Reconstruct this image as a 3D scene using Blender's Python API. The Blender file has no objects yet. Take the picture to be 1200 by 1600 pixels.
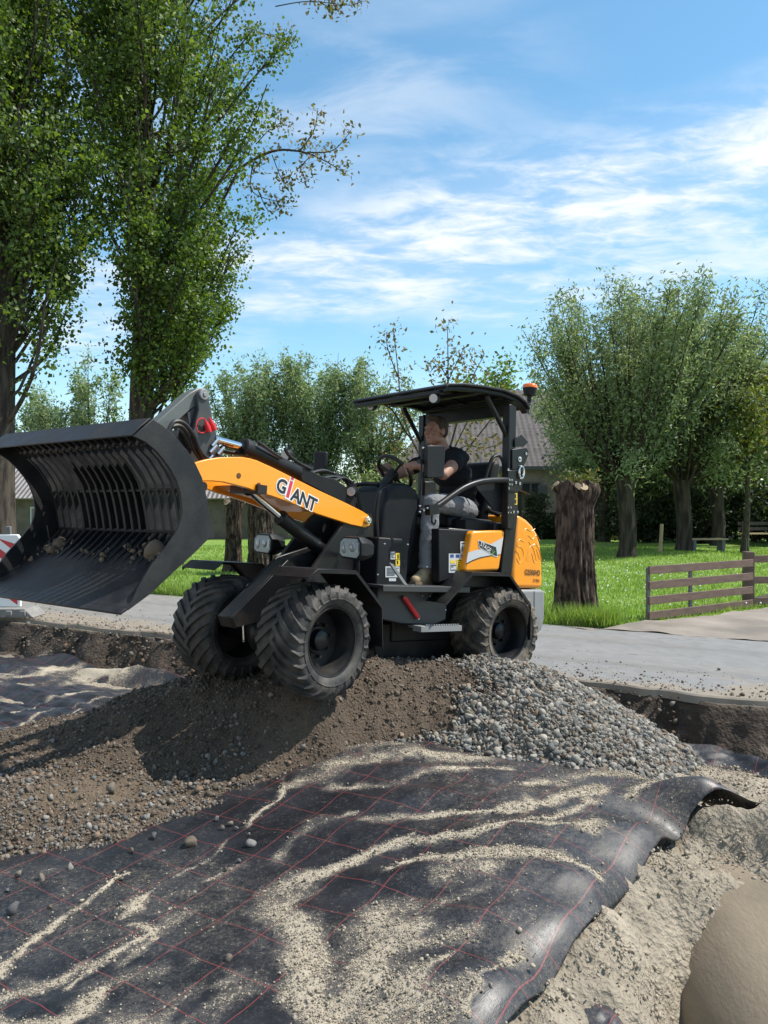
import bpy, bmesh, math, random
import numpy as np
from mathutils import Vector, Matrix
random.seed(7); rng = np.random.default_rng(11)
R = math.radians
SC = bpy.context.scene
COL = SC.collection

# ---------------------------------------------------------------- camera
F_PX, CAM_H = 1200.0, 1.5
cam_d = bpy.data.cameras.new("camera"); cam = bpy.data.objects.new("camera", cam_d); COL.objects.link(cam)
cam_d.sensor_fit = 'VERTICAL'; cam_d.sensor_height = 32.0; cam_d.lens = 24.0
cam_d.clip_start = 0.05; cam_d.clip_end = 3000
PITCH = -10.0 / 1200.0
cam.location = (0, 0, CAM_H); cam.rotation_euler = (math.pi / 2 + PITCH, 0, 0)
SC.camera = cam

# ---------------------------------------------------------------- light
SUN_AZ, SUN_EL = 86.0, 55.0          # degrees east of +y, above the horizon
sx, sy, sz = math.sin(R(SUN_AZ)) * math.cos(R(SUN_EL)), math.cos(R(SUN_AZ)) * math.cos(R(SUN_EL)), math.sin(R(SUN_EL))
sl = bpy.data.lights.new("sun", 'SUN'); sl.energy = 4.9; sl.angle = R(0.5); sl.color = (1.0, .95, .87)
so = bpy.data.objects.new("sun", sl); COL.objects.link(so)
so.location = (sx * 60, sy * 60, sz * 60)
so.rotation_euler = Vector((-sx, -sy, -sz)).to_track_quat('-Z', 'Y').to_euler()
SC.view_settings.view_transform = 'Standard'; SC.view_settings.look = 'None'
SC.view_settings.exposure = 0.5; SC.view_settings.gamma = 1.0; SC.view_settings.use_curve_mapping = False
SC.cycles.max_bounces = 6; SC.cycles.transparent_max_bounces = 6
SC.cycles.use_denoising = True

W = bpy.data.worlds.new("World"); SC.world = W; W.use_nodes = True
nt = W.node_tree; nt.nodes.clear()
def wn(t, **k):
    n = nt.nodes.new(t)
    for a, b in k.items(): setattr(n, a, b)
    return n
wo = wn('ShaderNodeOutputWorld'); bg = wn('ShaderNodeBackground')
sky = wn('ShaderNodeTexSky', sky_type='NISHITA', sun_disc=False, sun_elevation=R(SUN_EL), sun_rotation=R(SUN_AZ),
         altitude=10, air_density=1.0, dust_density=.12, ozone_density=2.6)
bg.inputs['Strength'].default_value = 0.145
# cirrus: noise on the sky's plane (direction / height), so the streaks flatten towards the horizon
tc = wn('ShaderNodeTexCoord'); sep = wn('ShaderNodeSeparateXYZ'); nt.links.new(tc.outputs['Generated'], sep.inputs[0])
def math_(op, a, b=None, c=None, clamp=False):
    n = wn('ShaderNodeMath', operation=op, use_clamp=clamp)
    for i, v in enumerate((a, b, c)):
        if v is None: continue
        if isinstance(v, (int, float)): n.inputs[i].default_value = v
        else: nt.links.new(v, n.inputs[i])
    return n.outputs[0]
zc = math_('MAXIMUM', sep.outputs[2], 0.02)
zden = math_('ADD', zc, 0.12)
ux = math_('DIVIDE', sep.outputs[0], zden); uy = math_('DIVIDE', sep.outputs[1], zden)
cmb = wn('ShaderNodeCombineXYZ'); nt.links.new(ux, cmb.inputs[0]); nt.links.new(uy, cmb.inputs[1])
def noise(scale, detail, rough, loc, scl=(1, 1, 1), rot=0, dist=0):
    mp = wn('ShaderNodeMapping'); mp.inputs['Location'].default_value = loc; mp.inputs['Scale'].default_value = scl
    mp.inputs['Rotation'].default_value = (0, 0, rot)
    nt.links.new(cmb.outputs[0], mp.inputs[0])
    n = wn('ShaderNodeTexNoise'); n.inputs['Scale'].default_value = scale; n.inputs['Detail'].default_value = detail
    n.inputs['Roughness'].default_value = rough; n.inputs['Distortion'].default_value = dist
    nt.links.new(mp.outputs[0], n.inputs['Vector']); return n.outputs[0]
def ramp01(v, a, b):
    n = wn('ShaderNodeMapRange', interpolation_type='SMOOTHSTEP'); n.inputs[1].default_value = a; n.inputs[2].default_value = b
    nt.links.new(v, n.inputs[0]); return n.outputs[0]
# azimuth tangent and elevation tangent as seen from the site: ta = x/y, te = z/y
ysafe = math_('MAXIMUM', sep.outputs[1], 0.05)
ta = math_('DIVIDE', sep.outputs[0], ysafe); te = math_('DIVIDE', sep.outputs[2], ysafe)
# main bank of cirrus rising to the right, a second faint one higher up
line = math_('MULTIPLY_ADD', ta, 0.20, 0.335)
d1 = math_('SUBTRACT', te, line)
wob = math_('MULTIPLY_ADD', noise(1.3, 4, .6, (3.1, 1.7, 0)), .22, -.11)
d1w = math_('ADD', d1, wob)
wid = math_('MULTIPLY_ADD', ta, 0.10, 0.105)
band = math_('SUBTRACT', 1.0, ramp01(math_('DIVIDE', math_('ABSOLUTE', d1w), wid), .15, 1.15))
n1 = noise(2.2, 9, .58, (0, 4.2, 0), (1, 1.9, 1), .35, .5)
n2 = noise(7.5, 8, .62, (6.0, 1.2, 0), (1.0, 1.7, 1), .3, .6)
tex = math_('ADD', math_('MULTIPLY', n1, .62), math_('MULTIPLY', n2, .38))
right = ramp01(ta, -.25, .3)
bank = math_('MULTIPLY', band, math_('ADD', math_('MULTIPLY', ramp01(tex, .40, .63), math_('MULTIPLY_ADD', right, .35, .62)), .14))
veil = math_('MULTIPLY', ramp01(noise(1.0, 7, .55, (2.4, 7.7, 0), (1, 1.5, 1), .5, .6), .48, .76), .30)
up2 = math_('SUBTRACT', 1.0, ramp01(math_('ABSOLUTE', math_('SUBTRACT', te, math_('MULTIPLY_ADD', ta, .1, .53))), .02, .16))
veil2 = math_('MULTIPLY', math_('MULTIPLY', up2, ramp01(ta, .34, -.02)), math_('MULTIPLY', ramp01(n1, .40, .66), .36))
lowv = math_('MULTIPLY_ADD', ramp01(te, .24, .02), .18, .06)
cl = math_('ADD', bank, math_('ADD', math_('MULTIPLY', veil, ramp01(te, .02, .5)), math_('ADD', veil2, lowv)), clamp=True)
mixc = wn('ShaderNodeMixRGB'); mixc.inputs[2].default_value = (5.0, 5.25, 5.55, 1)
hs = wn('ShaderNodeHueSaturation'); hs.inputs['Saturation'].default_value = 1.17; hs.inputs['Hue'].default_value = .483; nt.links.new(sky.outputs[0], hs.inputs['Color'])
nt.links.new(cl, mixc.inputs[0]); nt.links.new(hs.outputs[0], mixc.inputs[1])
nt.links.new(mixc.outputs[0], bg.inputs['Color']); nt.links.new(bg.outputs[0], wo.inputs['Surface'])

# ---------------------------------------------------------------- geometry of the site
def ray(px, py):
    a, b, c = (px - 600) / F_PX, 1.0, -(py - 800) / F_PX
    cs, sn = math.cos(PITCH), math.sin(PITCH)
    return np.array([a, b * cs - c * sn, b * sn + c * cs])
def at_z(px, py, z):                     # point of the site at height z
    r = ray(px, py); return np.array([0, 0, CAM_H]) + r * ((z - CAM_H) / r[2])
def at_d(px, py, d):                     # point of the site d metres out
    r = ray(px, py); return np.array([0, 0, CAM_H]) + r * (d / r[1])
class Frame:                             # a local frame: x forward, y left, z up
    def __init__(s, o, phi, p):
        phi, p = R(phi), R(p); s.o = np.array(o, float)
        s.n = np.array([math.sin(phi), -math.cos(phi), 0.])
        s.f = np.array([-math.cos(phi) * math.cos(p), -math.sin(phi) * math.cos(p), math.sin(p)])
        s.u = np.cross(s.f, s.n)
    def w(s, v):
        v = np.asarray(v, float).reshape(-1, 3)
        return s.o + v[:, :1] * s.f + v[:, 1:2] * s.n + v[:, 2:3] * s.u
    def side(s, px, py, y):              # (x, z) on the side plane y
        r = ray(px, py); c = np.array([0, 0, CAM_H]); t = (y - (c - s.o) @ s.n) / (r @ s.n); P = c + r * t
        return float((P - s.o) @ s.f), float((P - s.o) @ s.u)
    def rot(s): return Matrix((s.f, s.n, s.u)).transposed().to_4x4()
RF = Frame((.67, 7.164, .395), 40, 4.7)      # rear half of the loader, origin at the axle
FF = Frame((-.848, 5.635, .572), 50, 4.7)    # front half
BF = Frame(FF.w((1.5, 0, .75))[0], 53, 4.7)  # bucket

# ---------------------------------------------------------------- materials
MATS = {}
def nodes_of(name):
    m = bpy.data.materials.new(name); m.use_nodes = True; t = m.node_tree
    return m, t, t.nodes['Principled BSDF']
def M(name, col, rough=.5, metal=0., col2=None, vscale=4., vlo=.4, vhi=.65, bump=0., bscale=40., rvar=0., coat=0., spec=.5, detail=6, stretch=None):
    if name in MATS: return MATS[name]
    m, t, b = nodes_of(name); L = t.links.new
    b.inputs['Base Color'].default_value = (*col, 1); b.inputs['Roughness'].default_value = rough
    b.inputs['Metallic'].default_value = metal; b.inputs['Coat Weight'].default_value = coat
    b.inputs['Specular IOR Level'].default_value = spec
    tcn = t.nodes.new('ShaderNodeTexCoord'); vec = tcn.outputs['Object']
    if stretch:
        mp = t.nodes.new('ShaderNodeMapping'); mp.inputs['Scale'].default_value = stretch; L(vec, mp.inputs[0]); vec = mp.outputs[0]
    if col2 or rvar:
        n = t.nodes.new('ShaderNodeTexNoise'); n.inputs['Scale'].default_value = vscale; n.inputs['Detail'].default_value = detail
        n.inputs['Roughness'].default_value = .62
        L(vec, n.inputs['Vector'])
        mr = t.nodes.new('ShaderNodeMapRange'); mr.inputs[1].default_value = vlo; mr.inputs[2].default_value = vhi; L(n.outputs[0], mr.inputs[0])
        if col2:
            mx = t.nodes.new('ShaderNodeMixRGB'); mx.inputs[1].default_value = (*col, 1); mx.inputs[2].default_value = (*col2, 1)
            L(mr.outputs[0], mx.inputs[0]); L(mx.outputs[0], b.inputs['Base Color'])
        if rvar:
            mm = t.nodes.new('ShaderNodeMath'); mm.operation = 'MULTIPLY_ADD'; mm.inputs[1].default_value = rvar; mm.inputs[2].default_value = rough
            L(mr.outputs[0], mm.inputs[0]); L(mm.outputs[0], b.inputs['Roughness'])
    if bump:
        n = t.nodes.new('ShaderNodeTexNoise'); n.inputs['Scale'].default_value = bscale; n.inputs['Detail'].default_value = 8
        n.inputs['Roughness'].default_value = .65; L(vec, n.inputs['Vector'])
        bp = t.nodes.new('ShaderNodeBump'); bp.inputs['Strength'].default_value = bump; bp.inputs['Distance'].default_value = .02
        L(n.outputs[0], bp.inputs['Height']); L(bp.outputs[0], b.inputs['Normal'])
    MATS[name] = m; return m
def attr_mat(name, rough=.8, bump=0, bscale=60, var=.0, trans=0., tcol=(1.25, 1.25, .45), bdist=.01):
    """colour from the mesh attribute 'tint'; trans adds leaf translucency"""
    if name in MATS: return MATS[name]
    m, t, b = nodes_of(name); L = t.links.new
    a = t.nodes.new('ShaderNodeAttribute'); a.attribute_name = 'tint'
    b.inputs['Roughness'].default_value = rough
    L(a.outputs['Color'], b.inputs['Base Color'])
    if bump:
        tcn = t.nodes.new('ShaderNodeTexCoord')
        n = t.nodes.new('ShaderNodeTexNoise'); n.inputs['Scale'].default_value = bscale; n.inputs['Detail'].default_value = 5; L(tcn.outputs['Object'], n.inputs['Vector'])
        bp = t.nodes.new('ShaderNodeBump'); bp.inputs['Strength'].default_value = bump; bp.inputs['Distance'].default_value = bdist
        L(n.outputs[0], bp.inputs['Height']); L(bp.outputs[0], b.inputs['Normal'])
        if var:
            mx = t.nodes.new('ShaderNodeMixRGB'); mx.blend_type = 'MULTIPLY'; mx.inputs[0].default_value = var
            L(a.outputs['Color'], mx.inputs[1]); L(n.outputs[0], mx.inputs[2]); L(mx.outputs[0], b.inputs['Base Color'])
    if trans:
        tr = t.nodes.new('ShaderNodeBsdfTranslucent'); mx = t.nodes.new('ShaderNodeMixRGB'); mx.blend_type = 'MULTIPLY'; mx.inputs[0].default_value = 1
        mx.inputs[2].default_value = (*tcol, 1); L(a.outputs['Color'], mx.inputs[1]); L(mx.outputs[0], tr.inputs['Color'])
        ms = t.nodes.new('ShaderNodeMixShader'); ms.inputs[0].default_value = trans
        L(b.outputs[0], ms.inputs[1]); L(tr.outputs[0], ms.inputs[2]); L(ms.outputs[0], t.nodes['Material Output'].inputs['Surface'])
        b.inputs['Specular IOR Level'].default_value = .35
    MATS[name] = m; return m

# ---------------------------------------------------------------- objects
def tag(o, label=None, cat=None, group=None, kind=None):
    if label: o['label'] = label
    if cat: o['category'] = cat
    if group: o['group'] = group
    if kind: o['kind'] = kind
    return o
def empty(name, loc, label=None, cat=None, group=None, rz=0):
    o = bpy.data.objects.new(name, None); COL.objects.link(o); o.location = tuple(float(v) for v in loc); o.rotation_euler.z = rz
    o.empty_display_size = .2
    return tag(o, label, cat, group)
def mesh_obj(name, v, f, mats, parent=None, smooth=None, tint=None, loc=None, mi=None):
    me = bpy.data.meshes.new(name)
    if isinstance(f, np.ndarray):
        v = np.asarray(v, np.float32); k = f.shape[1]; nf = len(f)
        me.vertices.add(len(v)); me.vertices.foreach_set('co', v.ravel())
        me.loops.add(nf * k); me.loops.foreach_set('vertex_index', f.astype(np.int32).ravel())
        me.polygons.add(nf); me.polygons.foreach_set('loop_start', np.arange(0, nf * k, k, dtype=np.int32))
        me.update(calc_edges=True)
    else:
        me.from_pydata([tuple(map(float, p)) for p in v], [], f); me.update()
    if tint is not None:
        a = me.attributes.new('tint', 'FLOAT_COLOR', 'POINT')
        t4 = np.ones((len(v), 4), np.float32); t4[:, :3] = tint; a.data.foreach_set('color', t4.ravel())
    for m in (mats if isinstance(mats, (list, tuple)) else [mats]): me.materials.append(m)
    if mi is not None: me.polygons.foreach_set('material_index', np.asarray(mi, np.int32))
    if smooth is not None:
        me.polygons.foreach_set('use_smooth', np.ones(len(me.polygons), bool))
        if smooth < 179: me.set_sharp_from_angle(angle=R(smooth))
    o = bpy.data.objects.new(name, me); COL.objects.link(o)
    if parent: o.parent = parent
    if loc is not None: o.location = tuple(float(x) for x in loc)
    return o
class MB:
    """collects shapes; build() links them as ONE mesh object"""
    def __init__(s): s.v = []; s.f = []; s.m = []; s.mi = 0
    def add(s, v, f):
        o = len(s.v); s.v += [tuple(map(float, p)) for p in v]; s.f += [tuple(i + o for i in q) for q in f]; s.m += [s.mi] * len(f); return s
    def box(s, c, d, rot=None):
        c = Vector(c); x, y, z = [a / 2 for a in d]
        p = [Vector((i * x, j * y, k * z)) for i in (-1, 1) for j in (-1, 1) for k in (-1, 1)]
        if rot is not None: p = [rot @ q for q in p]
        return s.add([c + q for q in p], [(0, 1, 3, 2), (4, 6, 7, 5), (0, 4, 5, 1), (2, 3, 7, 6), (0, 2, 6, 4), (1, 5, 7, 3)])
    def prism(s, poly, y0, y1, axis='y'):
        n = len(poly)
        mk = {'y': lambda p, t: (p[0], t, p[1]), 'x': lambda p, t: (t, p[0], p[1]), 'z': lambda p, t: (p[0], p[1], t)}[axis]
        v = [mk(p, y0) for p in poly] + [mk(p, y1) for p in poly]
        f = [tuple(range(n))[::-1], tuple(range(n, 2 * n))] + [(i, (i + 1) % n, n + (i + 1) % n, n + i) for i in range(n)]
        return s.add(v, f)
    def tube(s, pts, r, n=10, closed=False, caps=True):
        P = [Vector(p) for p in pts]; k = len(P); rr = r if isinstance(r, (list, tuple)) else [r] * k
        T = [((P[(i + 1) % k] if (closed or i < k - 1) else P[i]) - (P[i - 1] if (closed or i > 0) else P[i])).normalized() for i in range(k)]
        a = Vector((0, 0, 1)) if abs(T[0].z) < .9 else Vector((1, 0, 0)); nx = (a - T[0] * a.dot(T[0])).normalized(); v = []
        for i in range(k):
            nx = (nx - T[i] * nx.dot(T[i])).normalized(); ny = T[i].cross(nx)
            v += [P[i] + (nx * math.cos(2 * math.pi * j / n) + ny * math.sin(2 * math.pi * j / n)) * rr[i] for j in range(n)]
        f = [(i * n + j, i * n + (j + 1) % n, ((i + 1) % k) * n + (j + 1) % n, ((i + 1) % k) * n + j) for i in range(k if closed else k - 1) for j in range(n)]
        if not closed and caps: f += [tuple(range(n))[::-1], tuple(range((k - 1) * n, k * n))]
        return s.add(v, f)
    def cyl(s, a, b, r, n=16, r2=None): return s.tube([a, b], [r, r if r2 is None else r2], n)
    def lathe(s, prof, c=(0, 0, 0), axis=(0, 1, 0), n=32, caps=False):
        ax = Vector(axis).normalized(); a = Vector((0, 0, 1)) if abs(ax.z) < .9 else Vector((1, 0, 0))
        e1 = (a - ax * a.dot(ax)).normalized(); e2 = ax.cross(e1); c = Vector(c); v = []
        for (h, r) in prof:
            v += [c + ax * h + (e1 * math.cos(2 * math.pi * j / n) + e2 * math.sin(2 * math.pi * j / n)) * r for j in range(n)]
        f = [(i * n + j, i * n + (j + 1) % n, (i + 1) * n + (j + 1) % n, (i + 1) * n + j) for i in range(len(prof) - 1) for j in range(n)]
        if caps: f += [tuple(range(n))[::-1], tuple(range((len(prof) - 1) * n, len(prof) * n))]
        return s.add(v, f)
    def ball(s, c, r, n=12, rot=None):
        r = (r, r, r) if isinstance(r, (int, float)) else r; v = []; c = Vector(c); m = n // 2
        for i in range(1, m):
            for j in range(n):
                a, b = math.pi * i / m, 2 * math.pi * j / n
                q = Vector((math.sin(a) * math.cos(b) * r[0], math.sin(a) * math.sin(b) * r[1], math.cos(a) * r[2]))
                v.append(c + (rot @ q if rot is not None else q))
        for sg in (1, -1):
            q = Vector((0, 0, sg * r[2])); v.append(c + (rot @ q if rot is not None else q))
        t, b_ = len(v) - 2, len(v) - 1
        f = [(i * n + j, i * n + (j + 1) % n, (i + 1) * n + (j + 1) % n, (i + 1) * n + j) for i in range(m - 2) for j in range(n)]
        f = [q[::-1] for q in f]
        f += [(t, j, (j + 1) % n) for j in range(n)] + [(b_, (m - 2) * n + (j + 1) % n, (m - 2) * n + j) for j in range(n)]
        return s.add(v, f)
    def limb(s, pts, rr, n=12):               # rounded tapered chain
        s.tube(pts, list(rr), n)
        for p, r in zip(pts, rr): s.ball(p, r, n)
        return s
    def build(s, name, mats, parent=None, fr=None, root=None, smooth=35, bevel=0, loc=None, seg=2):
        v = s.v
        if fr is not None:
            v = fr.w(np.array(v))
            if root is not None: v = v - np.array(root.location)
        o = mesh_obj(name, v, s.f, mats, parent, smooth, loc=loc, mi=s.m if isinstance(mats, (list, tuple)) else None)
        bm = bmesh.new(); bm.from_mesh(o.data); bmesh.ops.recalc_face_normals(bm, faces=bm.faces); bm.to_mesh(o.data); bm.free()
        if bevel:
            b = o.modifiers.new('bevel', 'BEVEL'); b.width = bevel; b.segments = seg; b.limit_method = 'ANGLE'; b.angle_limit = R(40); b.harden_normals = False
        return o
def smooth_path(pts, n=8):
    P = [Vector(p) for p in pts]; out = []
    for i in range(len(P) - 1):
        a, b, c, d = P[max(i - 1, 0)], P[i], P[i + 1], P[min(i + 2, len(P) - 1)]
        for k in range(n):
            t = k / n
            out.append(.5 * ((2 * b) + (c - a) * t + (2 * a - 5 * b + 4 * c - d) * t * t + (3 * b - a - 3 * c + d) * t ** 3))
    out.append(P[-1]); return out
# value noise for heights
def vnoise(x, y, seed=0):
    g = np.random.default_rng(seed).random((256, 256))
    xi, yi = np.floor(x).astype(int), np.floor(y).astype(int); fx, fy = x - xi, y - yi
    fx, fy = fx * fx * (3 - 2 * fx), fy * fy * (3 - 2 * fy)
    q = lambda a, b: g[a % 256, b % 256]
    return (q(xi, yi) * (1 - fx) + q(xi + 1, yi) * fx) * (1 - fy) + (q(xi, yi + 1) * (1 - fx) + q(xi + 1, yi + 1) * fx) * fy - .5
def fbm(x, y, s, o=4, seed=0, gain=.5):
    t = 0; a = 1.
    for i in range(o): t = t + a * vnoise(x * s + 17.3 * i, y * s + 9.1 * i, seed + i); s *= 2.03; a *= gain
    return t
# outline of the big woven sheet (plan), used by the pit floor too
def crv(L, z): return np.array([at_z(a, b, z)[:2] for a, b in L])
SH_E = crv([(1330, 1318), (1200, 1289), (1130, 1284), (1078, 1292), (1035, 1320), (1005, 1355), (960, 1400), (900, 1460), (830, 1535), (760, 1602), (690, 1680), (600, 1800)], -.27)
SH_B = np.r_[SH_E[:1], crv([(1265, 1272), (1200, 1256), (1140, 1250), (1060, 1238), (1000, 1222)], -.22), [(1.1, 5.45), (.4, 5.75), (-.6, 5.4), (-1.6, 4.9), (-3.3, 4.5)]]
SH_L = np.array([(-3.3, 4.5), (-3.0, 3.0), (-2.4, 1.3)])
SH_C = np.r_[SH_E[-1:], [(-.8, 1.7), (-2.4, 1.3)]]
def arc(P, n):
    d = np.r_[0, np.cumsum(np.hypot(*np.diff(P, axis=0).T))]; t = np.linspace(0, d[-1], n)
    return np.c_[np.interp(t, d, P[:, 0]), np.interp(t, d, P[:, 1])]
def inside(poly, x, y):
    r = np.zeros(np.shape(x), bool); n = len(poly)
    for i in range(n):
        (x0, y0), (x1, y1) = poly[i], poly[(i + 1) % n]
        c = ((y0 > y) != (y1 > y)); r ^= c & (x < (x1 - x0) * (y - y0) / (y1 - y0 + 1e-12) + x0)
    return r
SH_POLY = np.r_[SH_E, SH_C[1:], SH_L[::-1][1:], SH_B[::-1][1:-1]]
# ================================================================ ground, road, pit
EDGE0, EDGE1, SLOPE = 7.50, 10.78, -.55           # near and far edge of the lane: y = EDGE + SLOPE * x
def rbf(P, smooth=1e-3):
    P = np.array(P, float); X, z = P[:, :2], P[:, 2]; n = len(P)
    def phi(d2): return np.where(d2 > 1e-12, .5 * d2 * np.log(np.maximum(d2, 1e-12)), 0.)
    d2 = ((X[:, None] - X[None]) ** 2).sum(-1); A = np.zeros((n + 3, n + 3))
    A[:n, :n] = phi(d2) + smooth * np.eye(n); A[:n, n] = 1; A[:n, n + 1:] = X; A[n:, :n] = A[:n, n:].T
    w = np.linalg.solve(A, np.r_[z, 0, 0, 0])
    def f(x, y):
        x = np.asarray(x, float); sh = x.shape; q = np.c_[x.ravel(), np.asarray(y, float).ravel()]; out = np.empty(len(q))
        for i in range(0, len(q), 20000):
            s_ = q[i:i + 20000]; out[i:i + 20000] = phi(((s_[:, None] - X[None]) ** 2).sum(-1)) @ w[:n] + w[n] + s_ @ w[n + 1:]
        return out.reshape(sh)
    return f
def zp(L): return [tuple(at_z(px, py, z)) for px, py, z in L]
FLOOR = zp([(560, 1170, -.22), (680, 1165, -.22), (760, 1188, -.24), (880, 1208, -.27), (1000, 1222, -.28), (1060, 1244, -.17), (1150, 1260, -.15),
            (1110, 1275, -.20), (1200, 1262, -.17), (1270, 1270, -.19), (700, 1300, -.23), (900, 1300, -.20), (1000, 1325, -.24), (500, 1300, -.30), (350, 1350, -.38), (200, 1400, -.42),
            (0, 1380, -.45), (0, 1600, -.44), (300, 1600, -.39), (600, 1600, -.34), (740, 1600, -.31), (450, 1450, -.36), (700, 1450, -.27),
            (900, 1430, -.27), (820, 1520, -.31), (1080, 1330, -.36), (1100, 1400, -.38), (1000, 1500, -.44), (900, 1600, -.45), 
            (1195, 1310, -.36), (1150, 1350, -.36), (1200, 1225, -.38), (1130, 1208, -.38), (1170, 1190, -.42), (400, 1200, -.34), (200, 1240, -.42),
            (0, 1040, -.40), (130, 1040, -.40), (285, 1045, -.42), (0, 1100, -.45), (100, 1130, -.46), (0, 1140, -.47), (200, 1090, -.46)])
FLOOR += [(x, y, z) for x, y, z in [(-6, 2, -.45), (-6, 7, -.42), (-9, 10, -.4), (6, 1, -.5), (5, 4, -.42), (-2, 0, -.42), (1, -1, -.5), (1.86, 3.4, -.75), (1.3, 3.3, -.82), (1.22, 2.9, -1.0), (1.8, 2.6, -1.05), (1.02, 2.9, -.62), (1.86, 4.1, -.33), (0, 6.4, -.4), (-1.5, 7, -.42), (1.5, 6.2, -.4), (3, 1, -.6), (-9, 5, -.42), (2.9, 2, -.65)]]
floor_rbf = rbf(FLOOR, 2e-3)
def floor_z(x, y):
    z = np.clip(floor_rbf(x, y), -1.1, -.1)
    k = np.clip((np.hypot(x, y - 4) - 7) / 3, 0, 1); return z * (1 - k) - .42 * k
MOUND = [(-.484, 5.33, .185), (-1.21, 5.94, .185), (-.85, 5.6, .18)] + [tuple(at_d(px, py, d)) for px, py, d in
        [(775, 1038, 6.15), (825, 1041, 6.05), (757, 1037, 6.2), (690, 1049, 6.0), (640, 1057, 5.9), (600, 1063, 5.75), (900, 1077, 6.0), (950, 1104, 5.95), (1000, 1132, 5.9), (1060, 1165, 5.8), (1100, 1190, 5.7),
         (290, 1063, 6.1), (200, 1087, 6.0), (130, 1111, 5.9), (0, 1152, 5.6), (-200, 1210, 5.2), (60, 1205, 4.95), (-60, 1225, 4.8), (150, 1235, 4.75), (260, 1225, 5.0)]]
base = [(0, 1362, -.45), (150, 1338, -.42), (330, 1274, -.36), (400, 1242, -.33), (480, 1206, -.27), (560, 1174, -.22), (680, 1168, -.22), (760, 1191, -.25), (880, 1211, -.27), (1000, 1223, -.30), (1100, 1203, -.40), (-150, 1390, -.45)]
MOUND += zp(base) + [tuple(np.array(at_z(a, b, c)) + np.array([0, -.35, -.2])) for a, b, c in base]
MOUND += [(.2, 6.7, .14), (.5, 7.2, .02), (1.3, 6.75, -.02), (1.1, 6.5, .1), (1.7, 6.45, -.12), (2.3, 6.1, -.36), (-.4, 7.3, -.02), (-1.2, 7.1, -.15), (-2, 6.85, -.32), (-2.6, 6.6, -.42), (-3.2, 6.2, -.46), (-4, 5.6, -.5), (2.9, 5.7, -.6), (.3, 7.55, -.06), (-.5, 6.5, .12), (.55, 6.5, .15)]
mound_rbf = rbf(MOUND, 4e-3)
# the two tyre tracks the front wheels pressed into the heap
def mound_z(x, y):
    z = mound_rbf(x, y)
    return z + fbm(x, y, 2.2, 4, 3) * .05 + fbm(x, y, 12., 4, 8) * .035 + np.abs(fbm(x, y, 31., 3, 9)) * .022

def grid_faces(nu, nv):
    i, j = np.meshgrid(np.arange(nv - 1), np.arange(nu - 1), indexing='ij'); a = i * nu + j
    return np.stack([a, a + 1, a + nu + 1, a + nu], -1).reshape(-1, 4)

SAND, SAND2 = (.355, .302, .228), (.33, .27, .195)
m_pit = M('sandy_soil', SAND, .95, col2=SAND2, vscale=7, bump=.5, bscale=45, spec=.2)
# bare sand of the pit floor, ending in the steep cut below the lane
xs = np.r_[np.linspace(-40, -8, 24)[:-1], np.linspace(-8, -4, 50)[:-1], np.linspace(-4, 3.4, 330)[:-1], np.linspace(3.4, 8, 60)[:-1], np.linspace(8, 40, 24)]
off = np.r_[np.linspace(26, 9, 12)[:-1], np.linspace(9, 1.2, 260)[:-1], np.linspace(1.2, .30, 36)[:-1], np.linspace(.30, 0, 16)]
X, O = np.meshgrid(xs, off); Y = EDGE0 + SLOPE * X - O
Z = floor_z(X, Y)
rough = np.abs(fbm(X, Y, 9., 4, 21)) * .05 + fbm(X, Y, 26., 3, 22) * .022 + fbm(X, Y, 2.5, 3, 23) * .05
soft_inside = inside(SH_POLY, X, Y).astype(float)
for _ in range(5): soft_inside[1:-1, 1:-1] = (soft_inside[1:-1, 1:-1] * 2 + soft_inside[:-2, 1:-1] + soft_inside[2:, 1:-1] + soft_inside[1:-1, :-2] + soft_inside[1:-1, 2:]) / 6
lump = (np.abs(fbm(X, Y, 5., 4, 24)) * .10 + np.abs(fbm(X, Y, 11., 3, 25)) * .045) 
near = np.exp(-((X - 1.3) ** 2 + (Y - 3.3) ** 2) / 1.2)
Z = Z + rough * (.55 + .6 * near) + (lump - .03) * np.clip(near * 1.6, 0, 1) - .055 * soft_inside
bank = np.clip((.30 - O) / .26, 0, 1)
Z = Z * (1 - bank) + (-.045) * bank + fbm(X, Z + Y, 11, 3, 31) * .05 * np.sin(np.pi * np.clip((.5 - O) / .5, 0, 1))
jit = fbm(X, Y, 3.1, 4, 33) * .22 * np.clip((.6 - O) / .3, 0, 1) * np.clip(O / .03, 0, 1)
Y = Y + jit
pit_t = np.zeros(X.shape + (3,)); k = np.clip((.52 + fbm(X, Y, 4, 3, 35) * .35 - O) / .2, 0, 1)[..., None]
nz = (fbm(X, Y, 6, 4, 36) + .5)[..., None]
sandc = np.array(SAND) * (.75 + .45 * nz); soil = np.array((.065, .047, .033)) * (.6 + .8 * (fbm(X * 3, Z * 16, 3, 4, 37) + .5))[..., None]
rim = np.clip((.05 - O) / .04, 0, 1)[..., None]
pit_t = sandc * (1 - k) + soil * k; pit_t = pit_t * (1 - rim) + np.array((.20, .165, .12)) * rim
tag(mesh_obj('pit', np.c_[X.ravel(), Y.ravel(), Z.ravel()], grid_faces(len(xs), len(off)), attr_mat('pit_soil', .95, 1., 38, .45, bdist=.035), smooth=180, tint=pit_t.reshape(-1, 3)), kind='structure')

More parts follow.
